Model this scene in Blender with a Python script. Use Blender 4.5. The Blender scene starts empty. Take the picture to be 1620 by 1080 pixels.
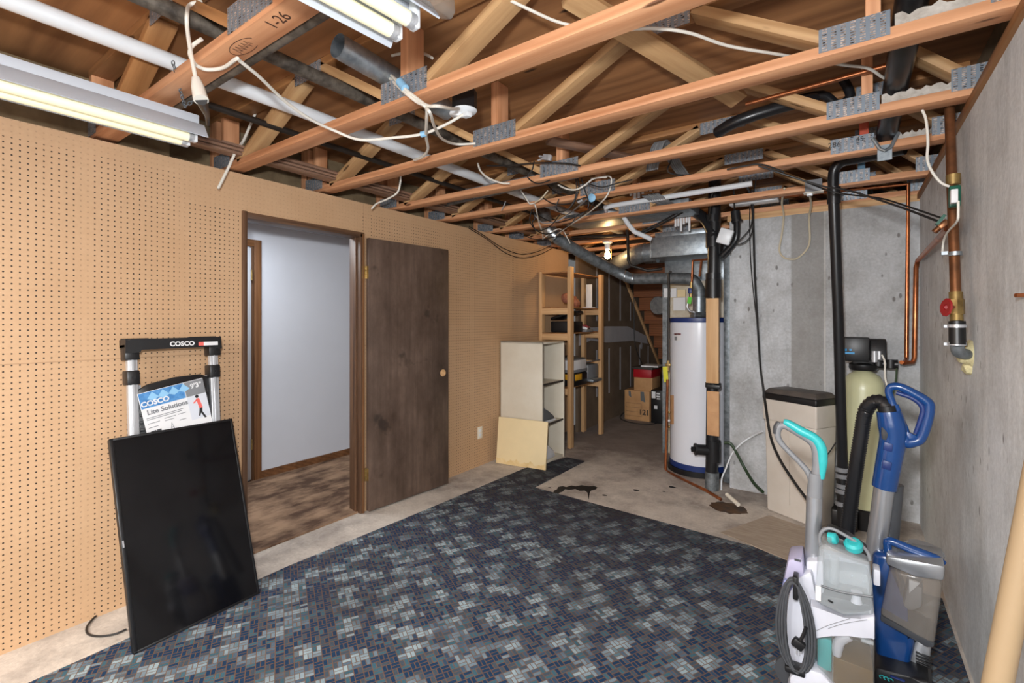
FLASH, REAR, HALL, BULB, TUBE, EXPO = 74, 85, 18, 120., .28, 0.0
import bpy, bmesh, math, random
from mathutils import Vector, Matrix, Euler
random.seed(7)
PI = math.pi
C = bpy.context.scene.collection
SC = bpy.context.scene

# ---------------------------------------------------------------- measuring
# X = right (left wall X=-2.97, right wall X=0.40), Y = depth, Z = up, metres
TH = math.atan(535/753.); FPX = 753.; HZ = 505.; HC = 1.44
CT, ST = math.cos(TH), math.sin(TH)
def _ray(u, v):
    a = (u-810)/FPX; b = (HZ-v)/FPX
    return (a*CT-ST, a*ST+CT, b)
def PX(u, v, X):
    r = _ray(u, v); d = X/r[0]; return Vector((X, r[1]*d, HC+r[2]*d))
def PY(u, v, Y):
    r = _ray(u, v); d = Y/r[1]; return Vector((r[0]*d, Y, HC+r[2]*d))
def PZ(u, v, Z=0.):
    r = _ray(u, v); d = (Z-HC)/r[2]; return Vector((r[0]*d, r[1]*d, Z))

# ---------------------------------------------------------------- materials
def lin(c):
    return tuple(((x/255)/12.92 if x/255 <= .04045 else ((x/255+.055)/1.055)**2.4) for x in c)+(1.,)
def newmat(name):
    m = bpy.data.materials.new(name); m.use_nodes = True
    nt = m.node_tree; b = nt.nodes['Principled BSDF']
    return m, nt, b
def N(nt, t, **k):
    n = nt.nodes.new(t)
    for a, v in k.items(): setattr(n, a, v)
    return n
def L(nt, a, b): nt.links.new(a, b)
def mathn(nt, op, a, b=None, c=None):
    n = N(nt, 'ShaderNodeMath', operation=op)
    for i, x in enumerate((a, b, c)):
        if x is None: continue
        if isinstance(x, (int, float)): n.inputs[i].default_value = x
        else: L(nt, x, n.inputs[i])
    return n.outputs[0]
def mixc(nt, f, a, b):
    n = N(nt, 'ShaderNodeMix', data_type='RGBA')
    if isinstance(f, (int, float)): n.inputs[0].default_value = f
    else: L(nt, f, n.inputs[0])
    for i, x in ((6, a), (7, b)):
        if isinstance(x, tuple): n.inputs[i].default_value = x
        else: L(nt, x, n.inputs[i])
    return n.outputs[2]
def ramp(nt, f, lo, hi):
    n = N(nt, 'ShaderNodeMapRange'); n.inputs[1].default_value = lo; n.inputs[2].default_value = hi
    L(nt, f, n.inputs[0]); return n.outputs[0]
def noise(nt, vec, scale, detail=4., rough=.6, stretch=(1, 1, 1)):
    mp = N(nt, 'ShaderNodeMapping'); mp.inputs['Scale'].default_value = stretch
    L(nt, vec, mp.inputs[0])
    n = N(nt, 'ShaderNodeTexNoise'); n.inputs['Scale'].default_value = scale
    n.inputs['Detail'].default_value = detail; n.inputs['Roughness'].default_value = rough
    L(nt, mp.outputs[0], n.inputs['Vector']); return n.outputs[0]
def objvec(nt):
    """object coordinates shifted by the object's own random number"""
    tc = N(nt, 'ShaderNodeTexCoord'); oi = N(nt, 'ShaderNodeObjectInfo')
    a = N(nt, 'ShaderNodeVectorMath', operation='ADD')
    s = N(nt, 'ShaderNodeVectorMath', operation='SCALE'); s.inputs[0].default_value = (37, 19, 53)
    L(nt, oi.outputs['Random'], s.inputs['Scale'])
    L(nt, tc.outputs['Object'], a.inputs[0]); L(nt, s.outputs[0], a.inputs[1])
    return a.outputs[0]
def bump(nt, b, h, strength=.3, dist=.01):
    n = N(nt, 'ShaderNodeBump'); n.inputs['Strength'].default_value = strength; n.inputs['Distance'].default_value = dist
    L(nt, h, n.inputs['Height']); L(nt, n.outputs[0], b.inputs['Normal'])
def plain(name, col, rough=.5, metal=0., var=.0, scale=8., bmp=0., col2=None, spec=None, stretch=(1, 1, 1), lo=.3, hi=.7, coat=0.):
    m, nt, b = newmat(name)
    b.inputs['Roughness'].default_value = rough; b.inputs['Metallic'].default_value = metal
    if spec is not None: b.inputs['Specular IOR Level'].default_value = spec
    if coat: b.inputs['Coat Weight'].default_value = coat
    v = objvec(nt); n = noise(nt, v, scale, stretch=stretch)
    c1 = lin(col); c2 = lin(col2) if col2 else tuple(x*(1-var) for x in c1[:3])+(1.,)
    L(nt, mixc(nt, ramp(nt, n, lo, hi), c2, c1), b.inputs['Base Color'])
    if bmp: bump(nt, b, n, bmp)
    return m
def wood(name, col, dark, rough=.6, sc=14., knots=True):
    m, nt, b = newmat(name); b.inputs['Roughness'].default_value = rough
    v = objvec(nt)
    g = noise(nt, v, sc, 6, .65, (.06, 1, 1)); f = noise(nt, v, sc*5, 3, .6, (.03, 1, 1))
    w = N(nt, 'ShaderNodeTexWave', wave_type='RINGS', rings_direction='X'); w.inputs['Scale'].default_value = 9.; w.inputs['Distortion'].default_value = 5.
    w.inputs['Detail'].default_value = 2.; w.inputs['Detail Scale'].default_value = .8
    mp = N(nt, 'ShaderNodeMapping'); mp.inputs['Scale'].default_value = (.25, 1, 1); mp.inputs['Location'].default_value = (0, .05, .03)
    L(nt, v, mp.inputs[0]); L(nt, mp.outputs[0], w.inputs['Vector'])
    t = mathn(nt, 'ADD', mathn(nt, 'MULTIPLY', ramp(nt, g, .3, .7), .5), mathn(nt, 'ADD', mathn(nt, 'MULTIPLY', w.outputs['Fac'], .25), mathn(nt, 'MULTIPLY', f, .3)))
    c = mixc(nt, ramp(nt, t, .15, .85), lin(dark), lin(col))
    if knots:
        vo = N(nt, 'ShaderNodeTexVoronoi'); vo.inputs['Scale'].default_value = 4.
        mp2 = N(nt, 'ShaderNodeMapping'); mp2.inputs['Scale'].default_value = (.55, 2.2, 2.2); L(nt, v, mp2.inputs[0]); L(nt, mp2.outputs[0], vo.inputs['Vector'])
        k = ramp(nt, vo.outputs['Distance'], .06, .10)
        c = mixc(nt, k, tuple(x*.32 for x in lin(dark)[:3])+(1.,), c)
    L(nt, c, b.inputs['Base Color']); bump(nt, b, f, .12, .004)
    return m
M = {}
M['chord'] = wood('wood_fir_red', (224, 168, 126), (176, 116, 76))
M['web'] = wood('wood_pine_tan', (205, 168, 122), (158, 116, 74))
M['webdark'] = wood('wood_pine_brown', (178, 128, 80), (128, 84, 46))
M['stud'] = wood('wood_stud', (222, 182, 134), (184, 138, 92))
M['browntrim'] = wood('wood_trim_brown', (112, 82, 60), (62, 42, 30), .45, knots=False)
M['oaktrim'] = wood('wood_trim_oak', (130, 90, 58), (82, 52, 32), .4, knots=False)
M['molding'] = wood('wood_molding', (150, 118, 98), (96, 70, 56), .35, knots=False)
M['redpaint'] = plain('paint_red_wood', (190, 80, 55), .7, var=.2)
M['bluepaint'] = plain('paint_blue_wood', (90, 125, 150), .7, var=.2)
M['ply'] = wood('plywood_subfloor', (178, 126, 80), (118, 76, 44), .7, 5.)
M['white'] = plain('paint_white', (190, 196, 205), .5, var=.04, scale=3)
M['hallwall'] = plain('paint_hall_white', (205, 209, 218), .6, var=.05, scale=2.)
M['galv'] = plain('galvanized_sheet', (176, 184, 190), .42, .75, col2=(134, 143, 150), scale=26)
M['galvdull'] = plain('galvanized_dull', (146, 152, 156), .5, .6, col2=(92, 98, 102), scale=22)
M['foil'] = plain('foil_duct', (200, 205, 208), .3, .9, col2=(140, 146, 150), scale=40, bmp=.3)
M['iron'] = plain('pipe_old_iron', (112, 104, 94), .6, .3, col2=(58, 52, 46), scale=18, lo=.35, hi=.65)
M['darkpipe'] = plain('pipe_dark_gas', (52, 46, 42), .5, .4, var=.3)
M['abs'] = plain('abs_black', (30, 31, 34), .32, var=.25, scale=10)
M['pvc'] = plain('pvc_white', (226, 230, 234), .35, var=.04)
M['copper'] = plain('copper', (196, 122, 78), .32, .85, col2=(138, 84, 56), scale=14)
M['copperdull'] = plain('copper_dull', (150, 100, 66), .4, .75, col2=(104, 70, 48), scale=14)
M['brass'] = plain('brass', (172, 146, 92), .4, .7, col2=(122, 98, 60), scale=20)
M['romex'] = plain('cable_white', (226, 222, 212), .5, var=.08)
M['beige'] = plain('cable_beige', (206, 194, 168), .5, var=.1)
M['black'] = plain('plastic_black', (24, 24, 26), .4, var=.2)
M['rubber'] = plain('cable_black', (32, 31, 31), .5, var=.2)
M['graycable'] = plain('cable_gray', (150, 152, 154), .45, col2=(110, 112, 114))
M['gray'] = plain('plastic_gray', (128, 130, 134), .45, var=.1)
M['dgray'] = plain('plastic_dark_gray', (70, 72, 76), .4, var=.15)
M['silver'] = plain('aluminium', (214, 216, 220), .34, .45, col2=(168, 170, 174), scale=10, stretch=(8, 8, .4))
M['silverpaint'] = plain('silver_paint', (186, 189, 194), .28, .75, var=.1)
M['teal'] = plain('plastic_teal', (52, 178, 180), .35, var=.08)
M['blue'] = plain('plastic_blue', (18, 64, 124), .22, var=.12, coat=.4)
M['navy'] = plain('paint_navy', (28, 50, 110), .4, var=.15)
M['vacwhite'] = plain('plastic_white', (196, 198, 208), .35, var=.04)
M['lilac'] = plain('plastic_lilac', (176, 172, 200), .3, var=.1)
M['tape'] = plain('tape_blue', (140, 190, 225), .5, var=.1)
M['red'] = plain('card_red', (168, 14, 28), .45, var=.15)
M['redvalve'] = plain('valve_red', (150, 30, 34), .5, var=.2)
M['yellow'] = plain('tag_yellow', (214, 210, 50), .5, var=.1)
M['yellowtool'] = plain('plastic_yellow', (222, 164, 36), .5, var=.1)
M['green'] = plain('tag_green', (90, 200, 50), .5, var=.1)
M['dkgreen'] = plain('meter_green', (20, 84, 66), .4, var=.1)
M['hosegreen'] = plain('hose_green', (46, 66, 42), .45, var=.2)
M['card'] = plain('cardboard', (190, 146, 100), .75, col2=(172, 128, 84), scale=10)
M['carddark'] = plain('cardboard_tan', (206, 160, 116), .75, col2=(186, 140, 98), scale=8)
M['heater'] = plain('enamel_white', (224, 226, 234), .25, var=.03, scale=2, coat=.3)
M['beigefurnace'] = plain('furnace_beige', (206, 198, 182), .5, col2=(180, 160, 128), scale=7, lo=.3, hi=.6)
M['brine'] = plain('plastic_almond', (212, 204, 194), .45, col2=(200, 190, 178), scale=4)
M['brinelid'] = plain('plastic_lid_gray', (74, 70, 68), .5, col2=(96, 88, 82), scale=12)
M['tank'] = plain('tank_olive', (206, 206, 166), .35, var=.06, coat=.2)
M['laminate'] = plain('laminate_cream', (214, 206, 190), .5, col2=(206, 196, 178), scale=5)
M['panelcream'] = plain('panel_cream', (226, 204, 160), .6, var=.05)
M['edge'] = plain('edge_dark', (60, 52, 48), .6, var=.2)
M['paper'] = plain('paper_white', (222, 222, 224), .6, var=.06)
M['paperdark'] = plain('paper_gray', (96, 98, 100), .6, var=.1)
M['labelblue'] = plain('label_blue', (34, 98, 160), .5, col2=(90, 150, 205), scale=30)
M['skyblue'] = plain('logo_blue', (60, 160, 220), .5, var=.1)
M['salmon'] = plain('label_salmon', (226, 104, 96), .5, var=.05)
M['ink'] = plain('ink_black', (28, 28, 30), .7)
M['pencil'] = plain('pencil', (74, 44, 28), .8)
M['inkgray'] = plain('ink_gray', (120, 122, 126), .7)
M['outlet'] = plain('plastic_ivory', (230, 222, 206), .4, var=.03)
M['foam'] = plain('foam_cream', (214, 204, 160), .9, col2=(180, 170, 130), scale=40, bmp=.8)
M['rust'] = plain('rust_stain', (92, 62, 30), .5, col2=(44, 30, 20), scale=14, lo=.35, hi=.65)
M['spill'] = plain('spill_black', (22, 20, 22), .6)
M['pink'] = plain('cloth_rust_pink', (170, 112, 86), .8, col2=(120, 70, 52), scale=30, bmp=.6)
M['lino'] = plain('vinyl_offcut', (176, 160, 142), .5, col2=(150, 132, 114), scale=12, stretch=(1, 6, 1))
M['mud'] = plain('joint_compound', (176, 174, 178), .8, var=.1)
M['drywall'] = plain('drywall_brown', (116, 98, 80), .85, col2=(96, 80, 64), scale=4)
M['tread'] = wood('wood_tread', (150, 92, 56), (100, 58, 34), .6, 10.)
M['plaster'] = plain('gypsum_strip', (196, 190, 182), .85, col2=(160, 152, 142), scale=30, bmp=.5)
M['tubecard'] = plain('cardboard_tube', (162, 138, 106), .7, var=.06, scale=5)
M['insul'] = plain('rim_board', (132, 114, 86), .85, col2=(92, 76, 54), scale=6)

def trans(name, col, fac, rough=.12):
    m, nt, b = newmat(name)
    b.inputs['Base Color'].default_value = lin(col); b.inputs['Roughness'].default_value = rough
    t = N(nt, 'ShaderNodeBsdfTransparent'); t.inputs[0].default_value = (.93, .95, .96, 1)
    mx = N(nt, 'ShaderNodeMixShader')
    v = objvec(nt); n = noise(nt, v, 9., 3)
    f = mathn(nt, 'MULTIPLY_ADD', n, .16, fac-.08)
    L(nt, f, mx.inputs[0]); L(nt, t.outputs[0], mx.inputs[1]); L(nt, b.outputs[0], mx.inputs[2])
    L(nt, mx.outputs[0], nt.nodes['Material Output'].inputs[0])
    return m
M['clear'] = trans('plastic_clear', (205, 212, 216), .32)
M['smoke'] = trans('plastic_smoky_clear', (140, 136, 130), .32)
M['dustgray'] = trans('plastic_dusty_clear', (150, 142, 134), .45)

def emit(name, col, s, base=(240, 236, 210)):
    m, nt, b = newmat(name)
    b.inputs['Base Color'].default_value = lin(base); b.inputs['Roughness'].default_value = .4
    b.inputs['Emission Color'].default_value = lin(col); b.inputs['Emission Strength'].default_value = s
    return m
M['tube'] = emit('fluorescent_tube', (255, 246, 200), TUBE, (236, 231, 200))
M['bulb'] = emit('bulb_lit', (255, 206, 140), BULB)

# pegboard: 1 inch grid of drilled holes, most of them filled along the studs
def pegboard():
    m, nt, b = newmat('pegboard'); b.inputs['Roughness'].default_value = .62
    g = N(nt, 'ShaderNodeNewGeometry'); s = N(nt, 'ShaderNodeSeparateXYZ'); L(nt, g.outputs['Position'], s.inputs[0])
    y, z = s.outputs[1], s.outputs[2]
    def cell(x):
        f = mathn(nt, 'FRACT', mathn(nt, 'DIVIDE', mathn(nt, 'ADD', x, 10.), .0254))
        return mathn(nt, 'ABSOLUTE', mathn(nt, 'SUBTRACT', f, .5))
    r = mathn(nt, 'SQRT', mathn(nt, 'ADD', mathn(nt, 'POWER', cell(y), 2.), mathn(nt, 'POWER', cell(z), 2.)))
    hole = mathn(nt, 'SUBTRACT', 1., ramp(nt, r, .115, .15))
    st = mathn(nt, 'FRACT', mathn(nt, 'DIVIDE', mathn(nt, 'ADD', y, 3.42), .4064))
    fill = mathn(nt, 'MULTIPLY', mathn(nt, 'LESS_THAN', st, .135), .72)
    top = mathn(nt, 'MULTIPLY', mathn(nt, 'GREATER_THAN', z, 2.23), .85)
    far = mathn(nt, 'MULTIPLY', mathn(nt, 'GREATER_THAN', z, 2.09), mathn(nt, 'MULTIPLY', mathn(nt, 'LESS_THAN', y, 2.25), mathn(nt, 'GREATER_THAN', y, 1.1)))
    keep = mathn(nt, 'SUBTRACT', 1., mathn(nt, 'MAXIMUM', mathn(nt, 'MAXIMUM', fill, top), mathn(nt, 'MULTIPLY', far, .85)))
    stop = mathn(nt, 'LESS_THAN', y, 4.86)
    hole = mathn(nt, 'MULTIPLY', mathn(nt, 'MULTIPLY', hole, keep), stop)
    n = noise(nt, g.outputs['Position'], 1.6, 5); n2 = noise(nt, g.outputs['Position'], 60., 2)
    c = mixc(nt, ramp(nt, n, .3, .7), lin((188, 151, 114)), lin((199, 163, 127)))
    c = mixc(nt, mathn(nt, 'MULTIPLY', ramp(nt, n2, .35, .75), .10), c, lin((150, 110, 70)))
    seam = mathn(nt, 'LESS_THAN', mathn(nt, 'ABSOLUTE', mathn(nt, 'SUBTRACT', z, 1.245)), .0016)
    seam2 = mathn(nt, 'LESS_THAN', mathn(nt, 'ABSOLUTE', mathn(nt, 'SUBTRACT', y, 2.262)), .0016)
    c = mixc(nt, mathn(nt, 'MULTIPLY', mathn(nt, 'MAXIMUM', seam, seam2), .5), c, lin((120, 84, 50)))
    c = mixc(nt, hole, c, lin((30, 18, 12)))
    L(nt, c, b.inputs['Base Color']); bump(nt, b, mathn(nt, 'SUBTRACT', 1., hole), .4, .004)
    return m
M['peg'] = pegboard()

def concrete(name, a, d, streak=(1, 1, 1), holes=True, stain=None, amt=.5, xsplit=None, far_tint=False):
    m, nt, b = newmat(name); b.inputs['Roughness'].default_value = .85
    g = N(nt, 'ShaderNodeNewGeometry'); p = g.outputs['Position']
    n1 = noise(nt, p, 1.3, 6, .62); n2 = noise(nt, p, 7., 5, .7, streak); n3 = noise(nt, p, 55., 3)
    t = mathn(nt, 'ADD', mathn(nt, 'MULTIPLY', n1, .45), mathn(nt, 'ADD', mathn(nt, 'MULTIPLY', n2, .4), mathn(nt, 'MULTIPLY', n3, .32)))
    c = mixc(nt, ramp(nt, t, .38, .70), lin(d), lin(a))
    if xsplit is not None:
        s = N(nt, 'ShaderNodeSeparateXYZ'); L(nt, p, s.inputs[0])
        band = mathn(nt, 'MULTIPLY', ramp(nt, s.outputs[0], xsplit-.004, xsplit+.004), ramp(nt, s.outputs[0], xsplit+.24, xsplit+.21))
        c = mixc(nt, mathn(nt, 'MULTIPLY', band, .5), c, lin((118, 113, 106)))
        c = mixc(nt, mathn(nt, 'MULTIPLY', ramp(nt, s.outputs[0], xsplit, xsplit+.01), mathn(nt, 'MULTIPLY', n2, .3)), c, lin((130, 124, 114)))
        ln = mathn(nt, 'LESS_THAN', mathn(nt, 'ABSOLUTE', mathn(nt, 'SUBTRACT', s.outputs[0], xsplit+.225)), .006)
        c = mixc(nt, mathn(nt, 'MULTIPLY', ln, .5), c, lin((214, 210, 204)))
    if holes:
        vo = N(nt, 'ShaderNodeTexVoronoi'); vo.inputs['Scale'].default_value = 15.
        pm = N(nt, 'ShaderNodeMapping'); pm.inputs['Scale'].default_value = (1, 1.3, .5); L(nt, p, pm.inputs[0]); L(nt, pm.outputs[0], vo.inputs['Vector'])
        k = mathn(nt, 'MULTIPLY', ramp(nt, vo.outputs['Distance'], .17, .11), ramp(nt, n1, .49, .53))
        c = mixc(nt, mathn(nt, 'MULTIPLY', k, .7), c, lin((72, 66, 60)))
    if stain:
        n4 = noise(nt, p, 2.3, 7, .7)
        c = mixc(nt, mathn(nt, 'MULTIPLY', ramp(nt, n4, .46, .68), amt), c, lin(stain))
    if far_tint:   # floor blends to brown-grey with depth, its edge broken by noise
        s = N(nt, 'ShaderNodeSeparateXYZ'); L(nt, p, s.inputs[0])
        k = ramp(nt, mathn(nt, 'ADD', s.outputs[1], mathn(nt, 'MULTIPLY', n4, 2.2)), 5.0, 6.1)
        c = mixc(nt, mathn(nt, 'MULTIPLY', k, .72), c, lin((98, 86, 84)))
    L(nt, c, b.inputs['Base Color']); bump(nt, b, t, .35, .012)
    return m
M['cwall'] = concrete('concrete_wall', (232, 235, 237), (186, 189, 191), (1, 2.6, .4), stain=(140, 137, 132), amt=.42)
M['cwallback'] = concrete('concrete_wall_back', (206, 208, 211), (154, 155, 156), (1.4, 1, .8), stain=(122, 117, 111), amt=.55, xsplit=-.385)
M['cfloor'] = concrete('concrete_floor', (212, 202, 190), (170, 158, 148), (1, 1, 1), holes=False, stain=(98, 86, 82), amt=.55, far_tint=True)

def carpet():
    m, nt, b = newmat('carpet_basketweave'); b.inputs['Roughness'].default_value = .95
    b.inputs['Specular IOR Level'].default_value = .15
    g = N(nt, 'ShaderNodeNewGeometry'); p = g.outputs['Position']
    rot = N(nt, 'ShaderNodeMapping'); rot.inputs['Rotation'].default_value = (0, 0, .5)
    L(nt, p, rot.inputs[0])
    s = N(nt, 'ShaderNodeSeparateXYZ'); L(nt, rot.outputs[0], s.inputs[0])
    q = .036
    x = mathn(nt, 'DIVIDE', mathn(nt, 'ADD', s.outputs[0], 20.), q); y = mathn(nt, 'DIVIDE', mathn(nt, 'ADD', s.outputs[1], 20.), q)
    ix, iy = mathn(nt, 'FLOOR', x), mathn(nt, 'FLOOR', y); fx, fy = mathn(nt, 'FRACT', x), mathn(nt, 'FRACT', y)
    par = mathn(nt, 'MODULO', mathn(nt, 'ADD', ix, iy), 2.)
    ipar = mathn(nt, 'SUBTRACT', 1., par)
    def sel(a, c): return mathn(nt, 'ADD', mathn(nt, 'MULTIPLY', a, par), mathn(nt, 'MULTIPLY', c, ipar))
    across = sel(fx, fy); along = sel(fy, fx)
    half = mathn(nt, 'FLOOR', mathn(nt, 'MULTIPLY', across, 2.)); fa = mathn(nt, 'FRACT', mathn(nt, 'MULTIPLY', across, 2.))
    e1 = mathn(nt, 'ABSOLUTE', mathn(nt, 'SUBTRACT', fa, .5)); e2 = mathn(nt, 'ABSOLUTE', mathn(nt, 'SUBTRACT', along, .5))
    line = mathn(nt, 'MAXIMUM', mathn(nt, 'GREATER_THAN', e1, .39), mathn(nt, 'GREATER_THAN', e2, .445))
    cv = N(nt, 'ShaderNodeCombineXYZ'); L(nt, ix, cv.inputs[0]); L(nt, iy, cv.inputs[1]); L(nt, half, cv.inputs[2])
    wn = N(nt, 'ShaderNodeTexWhiteNoise'); L(nt, cv.outputs[0], wn.inputs['Vector']); rnd = wn.outputs['Value']
    # light clusters on a lattice about 0.2 m apart
    vo = N(nt, 'ShaderNodeTexVoronoi', voronoi_dimensions='2D'); vo.inputs['Scale'].default_value = 7.3; vo.inputs['Randomness'].default_value = .8
    sv = N(nt, 'ShaderNodeMapping'); sv.inputs['Scale'].default_value = (1, .8, 1); cc = N(nt, 'ShaderNodeCombineXYZ'); L(nt, mathn(nt, 'MULTIPLY_ADD', ix, q, q*.5), cc.inputs[0]); L(nt, mathn(nt, 'MULTIPLY_ADD', iy, q, q*.5), cc.inputs[1])
    L(nt, cc.outputs[0], sv.inputs[0]); L(nt, sv.outputs[0], vo.inputs['Vector'])
    near = ramp(nt, mathn(nt, 'ADD', vo.outputs['Distance'], mathn(nt, 'MULTIPLY', rnd, .36)), .56, .28)
    base = mixc(nt, mathn(nt, 'GREATER_THAN', rnd, .66), lin((32, 60, 90)), lin((72, 84, 96)))
    base = mixc(nt, mathn(nt, 'MULTIPLY', mathn(nt, 'GREATER_THAN', rnd, .86), .7), base, lin((62, 108, 124)))
    dim = noise(nt, p, 2.6, 3)
    base = mixc(nt, mathn(nt, 'MULTIPLY', near, ramp(nt, dim, .22, .52)), base, lin((160, 180, 188)))
    c = mixc(nt, mathn(nt, 'MULTIPLY', line, .85), base, lin((118, 90, 70)))
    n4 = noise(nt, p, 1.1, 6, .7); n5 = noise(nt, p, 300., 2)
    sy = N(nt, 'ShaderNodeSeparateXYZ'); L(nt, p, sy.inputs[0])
    far_dark = ramp(nt, mathn(nt, 'ADD', sy.outputs[1], mathn(nt, 'MULTIPLY', n4, 1.2)), 2.8, 4.3)  # carpet gets darker towards its far end, varied by noise
    c = mixc(nt, mathn(nt, 'MULTIPLY', far_dark, .72), c, lin((52, 50, 54)))
    c = mixc(nt, mathn(nt, 'MULTIPLY', ramp(nt, n4, .5, .7), .45), c, lin((60, 54, 52)))
    c = mixc(nt, mathn(nt, 'MULTIPLY', n5, .25), c, lin((20, 22, 26)))
    L(nt, c, b.inputs['Base Color']); bump(nt, b, n5, .6, .004)
    return m
M['carpet'] = carpet()
M['shag'] = plain('carpet_brown_shag', (172, 140, 112), .95, col2=(88, 64, 48), scale=4.5, lo=.36, hi=.64, bmp=.5, stretch=(1.6, .8, 1))

def slab():
    m, nt, b = newmat('door_dark_stain'); b.inputs['Roughness'].default_value = .5
    v = objvec(nt); n = noise(nt, v, 3., 7, .7, (1, 1, .6)); f = noise(nt, v, 30., 4, .6, (1, 1, .05))
    c = mixc(nt, ramp(nt, n, .34, .66), lin((70, 54, 44)), lin((112, 92, 80)))
    c = mixc(nt, mathn(nt, 'MULTIPLY', ramp(nt, f, .4, .7), .4), c, lin((52, 38, 30)))
    n2 = noise(nt, v, 5., 3); c = mixc(nt, mathn(nt, 'MULTIPLY', ramp(nt, n2, .64, .72), .6), c, lin((34, 26, 22)))
    L(nt, c, b.inputs['Base Color']); return m
M['slab'] = slab()

def plate():
    m, nt, b = newmat('truss_plate'); b.inputs['Metallic'].default_value = .5; b.inputs['Roughness'].default_value = .45
    tc = N(nt, 'ShaderNodeTexCoord'); mp = N(nt, 'ShaderNodeMapping'); mp.inputs['Rotation'].default_value = (PI/2, 0, 0)
    L(nt, tc.outputs['Object'], mp.inputs[0])
    s = N(nt, 'ShaderNodeSeparateXYZ'); L(nt, tc.outputs['Object'], s.inputs[0])
    col = mathn(nt, 'FRACT', mathn(nt, 'DIVIDE', mathn(nt, 'ADD', s.outputs[0], 5.), .026))
    row = mathn(nt, 'FRACT', mathn(nt, 'DIVIDE', mathn(nt, 'ADD', s.outputs[2], 5.), .0085))
    slot = mathn(nt, 'MULTIPLY', mathn(nt, 'LESS_THAN', col, .56), mathn(nt, 'LESS_THAN', row, .5))
    rn = noise(nt, objvec(nt), 60., 2)
    sc = mixc(nt, ramp(nt, rn, .35, .65), lin((30, 32, 36)), lin((226, 206, 190)))
    c = mixc(nt, slot, lin((142, 154, 166)), sc)
    L(nt, c, b.inputs['Base Color']); return m
M['plate'] = plate()

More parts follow.
